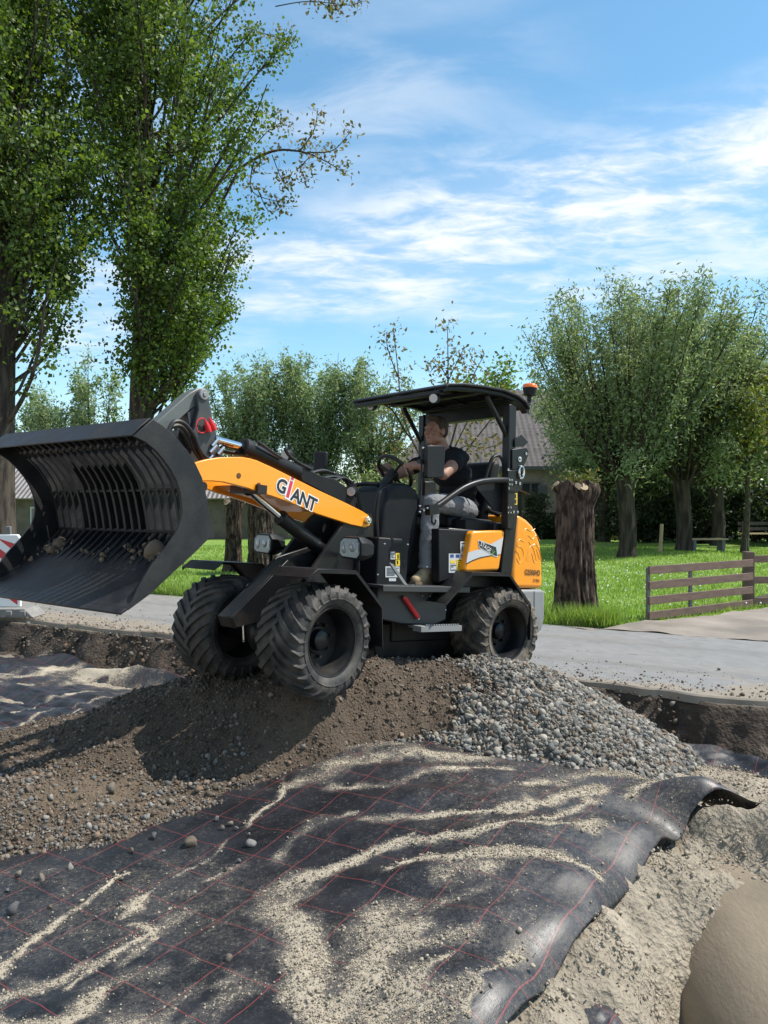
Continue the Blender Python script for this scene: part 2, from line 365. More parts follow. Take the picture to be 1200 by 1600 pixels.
# the lane: one sheet with a crumbled near edge
xs = np.r_[np.linspace(-60, -9, 30)[:-1], np.linspace(-9, 8, 420)[:-1], np.linspace(8, 60, 30)]; ws = np.r_[0, .012, .03, .06, np.linspace(.1, 3.28, 90)]
X, Wd = np.meshgrid(xs, ws); crumble = fbm(X, X * 0, 2.3, 5, 41) * .16 * np.clip(1 - Wd / .5, 0, 1)
Y = EDGE0 + SLOPE * X + Wd + crumble + fbm(X, X * 0 + 5, 1.1, 3, 42) * .1 * np.clip((Wd - 2.6) / .6, 0, 1)
Z = np.where(Wd < .005, -.07, np.where(Wd < .02, -.012, 0.)) + .004
asphalt = np.array((.225, .222, .216)); dirty = np.array((.27, .225, .17))
g = np.clip((.58 - Wd + fbm(X, Wd, 1.6, 4, 43) * .9) / .3, 0, 1) * .85
g2 = np.clip((fbm(X, Wd * 3, .7, 4, 44) - .05) * 2.2, 0, 1) * .20 + np.clip((-2.0 - X) / 2, 0, 1) * .35
track = (np.exp(-((Wd - .95) / .13) ** 2) + np.exp(-((Wd - 2.3) / .16) ** 2)) * .16
g = np.clip(g + g2, 0, .95)[..., None]
crack = np.clip(1 - np.abs(fbm(X, Wd * 1.2, 1.3, 4, 45)) / .006, 0, 1) * (fbm(X, Wd, .5, 2, 46) > .0)
T = (asphalt * (1 - g) + dirty * g) * (1 - track[..., None]) * (.86 + .20 * (fbm(X * 1.5, Wd * 1.5, 9, 4, 47) + .5) - .35 * crack)[..., None]
tag(mesh_obj('road', np.c_[X.ravel(), Y.ravel(), Z.ravel()], grid_faces(len(xs), len(ws)), attr_mat('worn_asphalt', .9, .35, 160, .22), smooth=30, tint=T.reshape(-1, 3)), kind='structure')

# meadow: one sheet from the lane to the horizon
def m_grass_ground():
    m, t, b = nodes_of('meadow'); L = t.links.new; b.inputs['Roughness'].default_value = .9; b.inputs['Specular IOR Level'].default_value = .2
    tcn = t.nodes.new('ShaderNodeTexCoord')
    def nz(s, d, lo, hi):
        n = t.nodes.new('ShaderNodeTexNoise'); n.inputs['Scale'].default_value = s; n.inputs['Detail'].default_value = d; n.inputs['Roughness'].default_value = .65; L(tcn.outputs['Object'], n.inputs['Vector'])
        r = t.nodes.new('ShaderNodeMapRange'); r.inputs[1].default_value = lo; r.inputs[2].default_value = hi; L(n.outputs[0], r.inputs[0]); return r.outputs[0], n.outputs[0]
    a, _ = nz(.45, 6, .4, .62); c, h = nz(9, 8, .35, .65)
    m1 = t.nodes.new('ShaderNodeMixRGB'); m1.inputs[1].default_value = (.165, .28, .05, 1); m1.inputs[2].default_value = (.245, .335, .08, 1); L(a, m1.inputs[0])
    m2 = t.nodes.new('ShaderNodeMixRGB'); m2.inputs[2].default_value = (.08, .155, .022, 1); L(m1.outputs[0], m2.inputs[1])
    mm = t.nodes.new('ShaderNodeMath'); mm.operation = 'MULTIPLY'; mm.inputs[1].default_value = .7; L(c, mm.inputs[0]); L(mm.outputs[0], m2.inputs[0]); L(m2.outputs[0], b.inputs['Base Color'])
    bp = t.nodes.new('ShaderNodeBump'); bp.inputs['Strength'].default_value = .8; bp.inputs['Distance'].default_value = .06; L(h, bp.inputs['Height']); L(bp.outputs[0], b.inputs['Normal'])
    return m
xs = np.r_[np.linspace(-700, -40, 20)[:-1], np.linspace(-40, 40, 200)[:-1], np.linspace(40, 700, 20)]
ds = np.r_[.35, 3.1, 3.3, 3.42, np.linspace(3.6, 30, 110)[:-1], np.linspace(30, 90, 30)[:-1], np.linspace(90, 1500, 16)]
X, D = np.meshgrid(xs, ds); sl_ = SLOPE * np.clip(1 - (D - 4) / 25, 0, 1); Y = EDGE0 + sl_ * np.clip(X, -60, 60) + D
def ground_z(x, y):
    d = y - (EDGE0 + SLOPE * x); k = np.clip((d - 3.3) / .5, 0, 1)
    return fbm(x, y, .35, 4, 51) * .16 * np.clip((d - 3.6) / 2, 0, 1) * np.clip(1 - (d - 60) / 60, 0, 1) + np.where(d < 3.2, -.06, .015 * k)
Z = ground_z(X, np.where(D < 3.5, EDGE0 + SLOPE * X + D, Y))
tag(mesh_obj('ground', np.c_[X.ravel(), Y.ravel(), Z.ravel()], grid_faces(len(xs), len(ds)), m_grass_ground(), smooth=180), kind='structure')
# gravel drive in front of the gate
pp = np.array([at_z(*q, 0) for q in [(925, 986), (985, 976), (1010, 972), (1090, 966), (1175, 955), (1260, 938), (1700, 900)]])
lo = np.array([[2.25, EDGE1 + SLOPE * 2.25 - .05], [9.5, EDGE1 + SLOPE * 9.5 - .05]])
n = 120; s_ = np.linspace(0, 1, n); top = np.c_[np.interp(s_, np.linspace(0, 1, len(pp)), pp[:, 0]), np.interp(s_, np.linspace(0, 1, len(pp)), pp[:, 1])]
bot = np.c_[np.linspace(lo[0, 0], lo[1, 0], n), np.linspace(lo[0, 1], lo[1, 1], n)]
tt = np.linspace(0, 1, 40)[:, None, None]; G = bot[None] * (1 - tt) + top[None] * tt
G = G + np.stack([fbm(G[..., 0], G[..., 1], 2, 3, 61) * 0, fbm(G[..., 0], G[..., 1], 2, 3, 62) * .12], -1)
GX, GY = G[..., 0], G[..., 1]; gzv = np.maximum(ground_z(GX, GY), 0) + .014 + fbm(GX, GY, 5, 3, 63) * .02
gt = np.array((.285, .245, .205)) * (.8 + .5 * (fbm(GX, GY, 2.2, 4, 64) + .5))[..., None]
tag(mesh_obj('path', np.c_[GX.ravel(), GY.ravel(), gzv.ravel()], grid_faces(n, 40), attr_mat('fine_gravel', .95, .9, 90, .45), smooth=180, tint=gt.reshape(-1, 3)), kind='structure')

# the heap of dug soil the loader climbs over
xs = np.linspace(-4.2, 3.0, 420); ys = np.linspace(3.3, 7.9, 290); X, Y = np.meshgrid(xs, ys)
Z = mound_z(X, Y); Fz = floor_z(X, Y); de = EDGE0 + SLOPE * X - Y
Fz = np.where(de < .25, np.maximum(Fz, -.06 + .0 * de), Fz)
Z = np.where((X < -3.3), np.minimum(Z, Fz - .1 * (-3.3 - X)), Z)
keep = (Z > Fz - .05); F = grid_faces(len(xs), len(ys)); km = keep.ravel()[F].any(1); F = F[km]
used = np.unique(F); remap = -np.ones(X.size, int); remap[used] = np.arange(len(used)); F = remap[F]
def grav_side(x, y):                       # > 0 where the tipped gravel lies
    a, b = np.array([.93, 6.22]), np.array([.10, 5.20]); d = b - a
    return (d[0] * (y - a[1]) - d[1] * (x - a[0])) / np.hypot(*d)
q1 = (fbm(X, Y, 3, 4, 71) + .5)[..., None]; q2 = (fbm(X, Y, 18, 3, 72) + .5)[..., None]
T = np.array((.108, .078, .053)) * (.75 + .4 * q1 + .25 * q2)
pale = np.exp(-(((X + 1.75) / .55) ** 2 + ((Y - 4.72) / .28) ** 2))[..., None]; T = T * (1 - .75 * pale) + np.array((.20, .15, .10)) * .75 * pale
mo = mesh_obj('mound', np.c_[X.ravel(), Y.ravel(), Z.ravel()][used], F, attr_mat('dug_soil', .97, 1., 60, .5, bdist=.03), smooth=180, tint=T.reshape(-1, 3)[used])
tag(mo, kind='structure')

# ---------------------------------------------------------------- stones
def ico(sub):
    bm = bmesh.new(); bmesh.ops.create_icosphere(bm, subdivisions=sub, radius=1); v = np.array([p.co[:] for p in bm.verts]); f = np.array([[q.index for q in p.verts] for p in bm.faces]); bm.free(); return v, f
IC = {1: ico(1), 2: ico(2)}
def rot_rand(n):
    q = rng.normal(size=(n, 4)); q /= np.linalg.norm(q, axis=1)[:, None]; w, x, y, z = q.T
    return np.stack([1 - 2 * (y * y + z * z), 2 * (x * y - z * w), 2 * (x * z + y * w), 2 * (x * y + z * w), 1 - 2 * (x * x + z * z), 2 * (y * z - x * w), 2 * (x * z - y * w), 2 * (y * z + x * w), 1 - 2 * (x * x + y * y)], -1).reshape(n, 3, 3)
def rocks(pos, size, sub=2, cuts=6):
    v0, f0 = IC[sub]; n = len(pos); v = np.repeat(v0[None], n, 0)
    for _ in range(cuts):
        nn = rng.normal(size=(n, 3)); nn /= np.linalg.norm(nn, axis=1)[:, None]; h = rng.uniform(.28, .74, n)
        d = np.einsum('nvk,nk->nv', v, nn) - h[:, None]; v = v - np.maximum(d, 0)[..., None] * nn[:, None]
    v = v * rng.uniform(.6, 1.15, (n, 1, 3)); v = np.einsum('nij,nvj->nvi', rot_rand(n), v) * size[:, None, None] + pos[:, None]
    f = (f0[None] + (np.arange(n) * len(v0))[:, None, None]).reshape(-1, 3)
    return v.reshape(-1, 3), f
PAL = np.array([(.31, .30, .28), (.20, .20, .195), (.38, .35, .31), (.27, .225, .18), (.14, .14, .14), (.46, .43, .385), (.26, .19, .14), (.20, .205, .20), (.24, .215, .18)])
PALB = np.array([(.26, .205, .15), (.22, .17, .12), (.31, .26, .20), (.20, .165, .13), (.33, .30, .26), (.28, .19, .13)])
def stones(name, xy, size, pal, zf, sink=.3, sub=2, mat='stone'):
    p = np.c_[xy, zf(xy[:, 0], xy[:, 1]) + size * (1 - 2 * sink)]
    v, f = rocks(p, size, sub); nv = len(IC[sub][0])
    c = pal[rng.integers(0, len(pal), len(p))] * rng.uniform(.75, 1.25, (len(p), 1)); t = np.repeat(c, nv, 0)
    return mesh_obj(name, v, f, attr_mat('stone', .85, .25, 120, .3), tint=t)
def sample(n, x0, x1, y0, y1): return np.c_[rng.uniform(x0, x1, n), rng.uniform(y0, y1, n)]
on_heap = lambda p: mound_z(p[:, 0], p[:, 1]) > np.where(EDGE0 + SLOPE * p[:, 0] - p[:, 1] < .25, -.04, floor_z(p[:, 0], p[:, 1])) - .01
p = sample(72000, -.1, 2.75, 4.9, 6.7); g = grav_side(p[:, 0], p[:, 1]) + fbm(p[:, 0], p[:, 1], 3, 3, 81) * .8 + rng.normal(0, .10, len(p))
p = p[on_heap(p) & (g > .02) & (p[:, 1] < 6.42 - .1 * p[:, 0])]
sz = np.clip(rng.lognormal(math.log(.0122), .46, len(p)), .0055, .036); lift = rng.uniform(0, .022, len(p))
tag(stones('gravel', p, sz, PAL * np.array((.74, .73, .69)), lambda x, y: mound_z(x, y) + lift, .35), kind='stuff')
# smaller stones and clods in the brown soil, thick on the low left end of the heap
p = sample(80000, -3.6, 1.6, 3.8, 6.6); g = grav_side(p[:, 0], p[:, 1]); dn = .42 + .58 * np.clip((5.15 - p[:, 1]) / .55 + fbm(p[:, 0], p[:, 1], 1.6, 3, 83) * 1.6, 0, 1)
dn = dn * (1 - .85 * np.exp(-(((p[:, 0] + 1.75) / .5) ** 2 + ((p[:, 1] - 4.74) / .25) ** 2)))
p = p[on_heap(p) & (g < .05) & (rng.random(len(p)) < dn)]
sz = np.clip(rng.lognormal(math.log(.0086), .52, len(p)), .003, .030)
lowp = np.clip((5.15 - p[:, 1]) / .5, 0, 1) > rng.random(len(p)); soilp = np.array([(.085, .062, .042), (.10, .074, .05), (.07, .052, .036)])
tag(stones('rubble', p[lowp], sz[lowp], np.r_[PALB * .62, PALB * .75, PALB * .5, PAL * .62], mound_z, .35, 1), kind='stuff')
tag(stones('soil_crumbs', p[~lowp], sz[~lowp] * .95, np.r_[soilp, soilp, soilp, PALB * .6], mound_z, .38, 1), kind='stuff')

# stones and clods showing in the cut face, and crumbs on the sand slope
n = 2600; bx = rng.uniform(-8, 7, n); bo_ = rng.uniform(.015, .34, n); by = EDGE0 + SLOPE * bx - bo_; bz = np.where(bo_ < .30, -.045 - (np.clip(bo_, .04, .3) - .04) / .26 * (np.abs(floor_z(bx, by)) - .045), floor_z(bx, by))
sz = np.clip(rng.lognormal(math.log(.012), .55, n), .004, .05); v, f = rocks(np.c_[bx, by - .01, bz], sz, 1, 4)
tag(mesh_obj('clods', v, f, attr_mat('stone', .85, .25, 120, .3), tint=np.repeat(np.r_[PALB * .40, PALB * .55][rng.integers(0, 12, n)], 12, 0)), kind='stuff')
n = 26000; px_ = rng.uniform(.2, 2.6, n); py_ = rng.uniform(2.3, 5.5, n); keep_ = (fbm(px_, py_, 4, 4, 121) + .2 + rng.normal(0, .25, n) > .15) & ~inside(SH_POLY, px_, py_) & (mound_z(px_, py_) < floor_z(px_, py_)); px_, py_ = px_[keep_], py_[keep_]
sz = np.clip(rng.lognormal(math.log(.0046), .55, len(px_)), .0016, .015); pz_ = floor_z(px_, py_) + .022 + .3 * sz
v, f = rocks(np.c_[px_, py_, pz_], sz, 1, 2)
tag(mesh_obj('sand_lumps', v, f, attr_mat('stone', .85, .25, 120, .3), tint=np.repeat(np.array(SAND) * rng.uniform(.85, 1.2, (len(px_), 1)), 12, 0)), kind='stuff')

n = 5200; gx = rng.uniform(-8, 6.5, n); gw = .02 + rng.exponential(.32, n); gw = np.where(gw < 3.2, gw, .5); gy = EDGE0 + SLOPE * gx + gw; sz = np.clip(rng.lognormal(math.log(.0052), .6, n), .002, .022)
v, f = rocks(np.c_[gx, gy, np.full(n, .004) + sz * .4], sz, 1, 3)
tag(mesh_obj('grit', v, f, attr_mat('stone', .85, .25, 120, .3), tint=np.repeat(np.r_[PALB * .8, PALB * .6][rng.integers(0, 12, n)], 12, 0)), kind='stuff')
# ---------------------------------------------------------------- woven ground sheets with spilt sand
def m_fabric(name):
    m, t, b = nodes_of(name); L = t.links.new
    tcn = t.nodes.new('ShaderNodeTexCoord'); mp = t.nodes.new('ShaderNodeMapping'); mp.inputs['Rotation'].default_value = (0, 0, R(35.)); L(tcn.outputs['Object'], mp.inputs[0])
    def node(ty, **k):
        n = t.nodes.new(ty)
        for a, v in k.items(): setattr(n, a, v)
        return n
    def mth(op, a, b_=None, c=None):
        n = node('ShaderNodeMath', operation=op)
        for i, v in enumerate((a, b_, c)):
            if v is None: continue
            if isinstance(v, (int, float)): n.inputs[i].default_value = v
            else: L(v, n.inputs[i])
        return n.outputs[0]
    def nz(s, d, vec=None, r=.6):
        n = node('ShaderNodeTexNoise'); n.inputs['Scale'].default_value = s; n.inputs['Detail'].default_value = d; n.inputs['Roughness'].default_value = r; L(vec or tcn.outputs['Object'], n.inputs['Vector']); return n.outputs[0]
    def sm(v, a, b_):
        n = node('ShaderNodeMapRange', interpolation_type='SMOOTHSTEP'); n.inputs[1].default_value = a; n.inputs[2].default_value = b_; L(v, n.inputs[0]); return n.outputs[0]
    sx_ = node('ShaderNodeSeparateXYZ'); L(mp.outputs[0], sx_.inputs[0])
    w1 = mth('MULTIPLY_ADD', nz(1.6, 3), .035, -.017); w2 = mth('MULTIPLY_ADD', nz(1.9, 3, mp.outputs[0]), .035, -.017)
    def lines(co, w, per):
        f = mth('FRACT', mth('DIVIDE', mth('ADD', co, w), per)); d = mth('MULTIPLY', mth('ABSOLUTE', mth('SUBTRACT', f, .5)), per)
        n = node('ShaderNodeMapRange'); n.inputs[1].default_value = .0013; n.inputs[2].default_value = .0032; n.inputs[3].default_value = 1; n.inputs[4].default_value = 0; L(d, n.inputs[0]); return n.outputs[0]
    ln = mth('MAXIMUM', mth('MULTIPLY', lines(sx_.outputs[0], w1, .27), .95), mth('MULTIPLY', lines(sx_.outputs[1], w2, .25), .75))
    at = node('ShaderNodeAttribute', attribute_name='sand')
    n_f = nz(55, 6, None, .7); n_m = nz(11, 6, None, .65); n_c = nz(190, 3, None, .7)
    br = mth('ADD', mth('MULTIPLY', mth('SUBTRACT', n_m, .5), 1.0), mth('ADD', mth('MULTIPLY', mth('SUBTRACT', n_f, .5), 1.5), mth('MULTIPLY', mth('SUBTRACT', n_c, .5), 1.5)))
    sand = sm(mth('ADD', at.outputs['Fac'], mth('MULTIPLY', br, 1.05)), .47, .56)
    dust = mth('MULTIPLY', sm(mth('ADD', at.outputs['Fac'], mth('MULTIPLY', br, .6)), -.02, .64), .34)
    base = node('ShaderNodeMixRGB'); base.inputs[1].default_value = (.0078, .0086, .0112, 1); base.inputs[2].default_value = (.0185, .019, .0235, 1); L(sm(nz(3.2, 6), .38, .66), base.inputs[0])
    red = node('ShaderNodeMixRGB'); red.inputs[2].default_value = (.17, .036, .034, 1); L(ln, red.inputs[0]); L(base.outputs[0], red.inputs[1])
    du = node('ShaderNodeMixRGB'); du.inputs[2].default_value = (.34, .30, .25, 1); L(dust, du.inputs[0]); L(red.outputs[0], du.inputs[1])
    sc = node('ShaderNodeMixRGB'); sc.inputs[1].default_value = (.47, .412, .325, 1); sc.inputs[2].default_value = (.37, .31, .225, 1); L(sm(n_f, .35, .7), sc.inputs[0])
    fin = node('ShaderNodeMixRGB'); L(sand, fin.inputs[0]); L(du.outputs[0], fin.inputs[1]); L(sc.outputs[0], fin.inputs[2]); L(fin.outputs[0], b.inputs['Base Color'])
    L(mth('MULTIPLY_ADD', mth('MAXIMUM', sand, mth('MULTIPLY', dust, 1.6)), .46, .40), b.inputs['Roughness'])
    L(mth('MULTIPLY_ADD', sand, -.3, .45), b.inputs['Specular IOR Level'])
    m2 = node('ShaderNodeMapping'); m2.inputs['Scale'].default_value = (330, 45, 60); L(mp.outputs[0], m2.inputs[0])
    wv = nz(1., 2, m2.outputs[0]); m3 = node('ShaderNodeMapping'); m3.inputs['Scale'].default_value = (3.2, 26, 10); L(mp.outputs[0], m3.inputs[0])
    cr = nz(1., 4, m3.outputs[0])
    hgt = mth('ADD', mth('ADD', mth('MULTIPLY', wv, .05), mth('MULTIPLY', cr, .05)), mth('MULTIPLY', sand, mth('MULTIPLY_ADD', n_f, .8, mth('MULTIPLY', n_c, .35))))
    bp = node('ShaderNodeBump'); bp.inputs['Strength'].default_value = .8; bp.inputs['Distance'].default_value = .018; L(hgt, bp.inputs['Height']); L(bp.outputs[0], b.inputs['Normal'])
    return m
M_FAB = m_fabric('woven_sheet')
def seg_mask(X, Y, strips, zz=-.3):
    out = np.zeros(X.shape); wx = fbm(X, Y, 3.2, 4, 201) * .10 + fbm(X, Y, 13, 3, 202) * .025; wy = fbm(X, Y, 3.2, 4, 203) * .07 + fbm(X, Y, 13, 3, 204) * .025; X = X + wx; Y = Y + wy; gap_ = np.clip(.86 + 1.3 * fbm(X, Y, 3.4, 3, 207), .35, 1.05); wn_ = np.clip(.95 + 1.5 * fbm(X, Y, 4.5, 4, 205), .15, 1.9)
    for pts, w, k in strips:
        P = np.array([at_z(a, b, zz)[:2] for a, b in pts]); w_ = np.interp(np.linspace(0, 1, len(P)), np.linspace(0, 1, len(w)), w) if isinstance(w, (list, tuple)) else np.full(len(P), w)
        for i in range(len(P) - 1):
            d = P[i + 1] - P[i]; t = np.clip(((X - P[i, 0]) * d[0] + (Y - P[i, 1]) * d[1]) / (d @ d), 0, 1)
            r = np.hypot(X - P[i, 0] - t * d[0], Y - P[i, 1] - t * d[1]); ww = (w_[i] * (1 - t) + w_[i + 1] * t) * wn_
            out = np.maximum(out, k * gap_ * np.clip(1.0 - .60 * r / ww, 0, .84))
    return out
STRIPS = [
    ([(445, 1385), (470, 1450), (478, 1510), (500, 1560), (520, 1620)], [.07, .07, .075, .09, .13], 1.0),
    ([(440, 1378), (500, 1365), (570, 1345), (640, 1330)], [.08, .03, .025, .02], .95),
    ([(520, 1590), (560, 1540), (600, 1500), (640, 1470)], [.14, .13, .10, .06], .80),
    ([(545, 1480), (600, 1450)], .09, .62), ([(560, 1620), (640, 1560), (700, 1520)], [.12, .1, .06], .62),
    ([(395, 1290), (425, 1255), (445, 1235), (452, 1225)], [.03, .05, .06, .04], .9), ([(445, 1240), (520, 1215), (600, 1190)], [.10, .12, .10], .66),
    ([(425, 1340), (470, 1315), (520, 1292), (565, 1288)], [.03, .035, .05, .03], .95),
    ([(570, 1215), (660, 1205), (740, 1215)], [.10, .14, .08], .60), ([(520, 1250), (600, 1252), (720, 1236), (800, 1232)], [.05, .06, .05, .04], .80),
    ([(570, 1302), (640, 1300), (700, 1296), (760, 1300), (860, 1296), (935, 1262)], [.045, .04, .03, .03, .035, .04], .98),
    ([(590, 1342), (660, 1338), (740, 1342), (800, 1326), (870, 1322), (920, 1290)], [.04, .03, .02, .025, .03, .03], .85),
    ([(600, 1375), (650, 1368), (700, 1372)], [.035, .03, .02], .85), ([(715, 1376), (790, 1368), (860, 1378), (930, 1398)], [.03, .05, .085, .03], .98),
    ([(710, 1390), (760, 1400)], .06, .66), ([(800, 1330), (920, 1335)], [.04, .06], .62), ([(990, 1280), (1030, 1268)], .035, .85),
    ([(820, 1260), (900, 1250), (960, 1240), (1000, 1250)], [.03, .06, .07, .05], .66), ([(820, 1280), (830, 1300)], .03, .7),
    ([(640, 1440), (690, 1430), (760, 1420)], [.07, .06, .04], .55), ([(620, 1500), (720, 1480)], .08, .50), ([(790, 1520), (820, 1500)], .05, .6), ([(660, 1590), (760, 1560)], .08, .5), ([(740, 1590), (800, 1520), (830, 1490)], .03, .62),
    ([(-20, 1590), (60, 1570), (130, 1540), (165, 1515)], [.14, .10, .06, .03], .98), ([(0, 1625), (130, 1600), (260, 1570)], [.13, .10, .05], .72), ([(30, 1620), (250, 1640)], .2, .7),
    ([(0, 1520), (60, 1500), (140, 1470)], [.06, .05, .03], .6), ([(0, 1478), (30, 1455), (110, 1400), (160, 1370), (205, 1342)], [.04, .025, .014, .012, .008], .95),
    ([(205, 1400), (225, 1392), (240, 1380), (258, 1368)], [.012, .03, .025, .012], 1.), ([(212, 1412), (240, 1425), (248, 1435)], [.03, .035, .02], .85), ([(248, 1420), (200, 1455), (150, 1475), (100, 1500)], [.02, .035, .03, .02], .7), ([(270, 1405), (240, 1440), (205, 1480)], .04, .45),
    ([(270, 1350), (300, 1335), (350, 1305)], [.012, .012, .01], .62), ([(330, 1360), (380, 1340)], .025, .5), ([(130, 1520), (200, 1500), (260, 1500)], .06, .4), ([(270, 1590), (380, 1530)], .08, .36), ([(150, 1570), (270, 1540), (360, 1520)], .07, .42)]
nu, nv = 470, 380
E_, L_, B_, C_ = arc(SH_E, nv), arc(SH_L, nv), arc(SH_B, nu), arc(SH_C, nu)
s_, t_ = np.linspace(0, 1, nu)[None, :, None], np.linspace(0, 1, nv)[:, None, None]
G = (1 - s_) * E_[:, None] + s_ * L_[:, None] + (1 - t_) * B_[None] + t_ * C_[None] - ((1 - s_) * (1 - t_) * E_[0] + s_ * (1 - t_) * L_[0] + (1 - s_) * t_ * E_[-1] + s_ * t_ * L_[-1])
X, Y = G[..., 0], G[..., 1]
dE = np.full(X.shape, 9.)
for (ax_, ay_), (bx_, by_) in zip(E_[:-1], E_[1:]):
    ux_, uy_ = bx_ - ax_, by_ - ay_; tq = np.clip(((X - ax_) * ux_ + (Y - ay_) * uy_) / (ux_ * ux_ + uy_ * uy_ + 1e-12), 0, 1); dE = np.minimum(dE, np.hypot(X - ax_ - tq * ux_, Y - ay_ - tq * uy_))
fold = .011 * np.sin(2 * np.pi * (Y + .10 * np.sin(1.7 * X) + .08 * X + fbm(X, Y, 1.3, 2, 91) * .18) / .40) * np.clip((X + .7) / .6, 0, 1)
wr = fbm(X * 1.2 + Y * .5, Y * 3.2 - X * 1.2, 1.5, 2, 92) * .016 + fbm(X + Y, (Y - X) * 3, 5, 3, 93) * .003
hump = np.exp(-(((X - 1.75) / .55) ** 2 + ((Y - 4.02) / .12) ** 2)) * .055
Zf = floor_z(X, Y) + .04 + fold + wr + hump
hump2 = np.exp(-((Y - 4.32 + .10 * (X - 2.1)) / .17) ** 2) * np.clip((X - 1.35) / .5, 0, 1) * .085; Zf = Zf + hump2
drop = np.clip(1 - dE / .10, 0, 1); Zf = Zf - .028 * drop ** 2 + .02 * np.sin(np.arange(nv)[:, None] * .16) * np.clip(1 - dE / .3, 0, 1) * .15
sd = seg_mask(X, Y, STRIPS)
sd = sd + .17 * np.clip(fbm(X, Y, 1.1, 4, 94) * 2.2 + .2, 0, 1) + .16 * np.clip((X + .1) / .6, 0, 1) * np.clip((Y - 2.4) / .5, 0, 1)
Zs = Zf + .011 * np.clip((sd - .45) / .5, 0, 1) * (.7 + fbm(X, Y, 22, 3, 95)) + .006 * np.clip((sd - .45) / .3, 0, 1) * fbm(X, Y, 50, 2, 96)
def sheet(name, X, Y, Z, sd, label, mat=M_FAB, thick=.006):
    nv_, nu_ = X.shape
    o = mesh_obj(name, np.c_[X.ravel(), Y.ravel(), Z.ravel()], grid_faces(nu_, nv_), mat, smooth=180)
    a = o.data.attributes.new('sand', 'FLOAT', 'POINT'); a.data.foreach_set('value', np.clip(sd, 0, 1).ravel().astype(np.float32))
    bm = bmesh.new(); bm.from_mesh(o.data); bm.normal_update()
    if bm.faces[:][0].normal.z < 0:
        bmesh.ops.reverse_faces(bm, faces=bm.faces)
    bm.to_mesh(o.data); bm.free()
    md = o.modifiers.new('thickness', 'SOLIDIFY'); md.thickness = thick; md.offset = -1
    return tag(o, label, 'ground sheet', 'black woven ground sheets')
XB, YB_, ZB, sd_big = X, Y, Zs, sd
sheet('ground_sheet', X, Y, Zs, sd, 'large black woven sheet with red grid lines and spilt sand covering the foreground')
# the sheet beyond the heap, at the left
xs, ds = np.linspace(-6.5, -1.1, 300), np.linspace(.42, 3.0, 150); X, D = np.meshgrid(xs, ds); D = D + fbm(X, D * 0, 1.4, 3, 101) * .18 * np.clip(1 - (D - .42) / .5, 0, 1); Y = EDGE0 + SLOPE * X - D
Zf = floor_z(X, Y) + .045 + fbm(X * .6 - Y * .5, Y * 2.4 + X * 1.2, 1.6, 4, 102) * .10 + fbm(X, Y, 7, 3, 103) * .012
Zf += .075 * np.exp(-((D - .62 - .05 * np.sin(X * 3)) / .07) ** 2) * np.clip((X + 3.1) / .4, 0, 1)
ST2 = [([(60, 1050), (130, 1058), (200, 1062), (260, 1062)], [.10, .16, .14, .08], 1.0), ([(0, 1075), (90, 1068), (230, 1075)], [.12, .10, .12], .75), ([(0, 1098), (25, 1095)], .08, .95), ([(90, 1060), (10, 1062)], .1, .62),
       ([(0, 1118), (80, 1095), (180, 1082), (270, 1080)], [.03, .03, .03, .03], .85), ([(0, 1140), (70, 1118), (160, 1095), (250, 1088)], [.03, .02, .03, .03], .80), ([(40, 1150), (120, 1120), (190, 1100)], .025, .7)]
sheet('ground_sheet', X, Y, Zf, seg_mask(X, Y, ST2, -.42) + .12 * np.clip(fbm(X, Y, 1.5, 4, 104) * 2 + .3, 0, 1), 'crumpled black sheet streaked with sand in the pit left of the wheel loader')
# the flap sticking out under the cut bank, right of the gravel
xs, ds = np.linspace(2.25, 4.2, 120), np.linspace(0, .34, 30); X, D = np.meshgrid(xs, ds)
P = np.array([at_z(a, b, -.36)[:2] for a, b in [(1090, 1183), (1150, 1192), (1210, 1212), (1400, 1250)]]); yb = np.interp(X, P[:, 0], P[:, 1])
Y = yb + .16 - D + fbm(X, D, 3, 3, 105) * .06; Zf = floor_z(X, Y) + .06 + .05 * np.cos(D / .34 * np.pi) + fbm(X, Y * 3, 2.6, 3, 106) * .06
sheet('ground_sheet', X, Y, Zf, .2 * np.clip(fbm(X, Y, 3, 3, 107) + .5, 0, 1), 'short black flap of sheet below the cut bank at the right edge')
# a scrap of sheet half buried in the sand slope
c = at_z(926, 1573, -.40); X, Y = np.meshgrid(np.linspace(-.10, .10, 26), np.linspace(-.075, .075, 20)); a = .4
X2, Y2 = c[0] + X * math.cos(a) - Y * math.sin(a), c[1] + X * math.sin(a) + Y * math.cos(a)
zc_ = floor_z(np.array([c[0]]), np.array([c[1]]))[0]
Zf = zc_ + .034 - 1.6 * (X ** 2 + Y ** 2) + fbm(X2, Y2, 14, 3, 108) * .02
sheet('sheet_scrap', X2, Y2, Zf, .15 + 0 * X, 'small glossy scrap of black sheet lying in the sand slope')
bpy.data.objects['sheet_scrap']['group'] = 'scraps of sheet'

# crumbs of sand on the big sheet
wgt = (np.clip(sd_big - .12, 0, 1) ** 1.6).ravel(); k = rng.choice(wgt.size, 17000, p=wgt / wgt.sum()); P = np.c_[XB.ravel()[k], YB_.ravel()[k], ZB.ravel()[k]] + np.c_[rng.normal(0, .016, (len(k), 2)), np.full(len(k), .0015)]
sz = np.clip(rng.lognormal(math.log(.0032), .5, len(k)), .0014, .012); v, f = rocks(P, sz, 1, 2)
tag(mesh_obj('sand_crumbs', v, f, attr_mat('stone', .85, .25, 120, .3), tint=np.repeat(np.array((.38, .325, .245)) * rng.uniform(.7, 1.15, (len(k), 1)), len(IC[1][0]), 0)), kind='stuff')
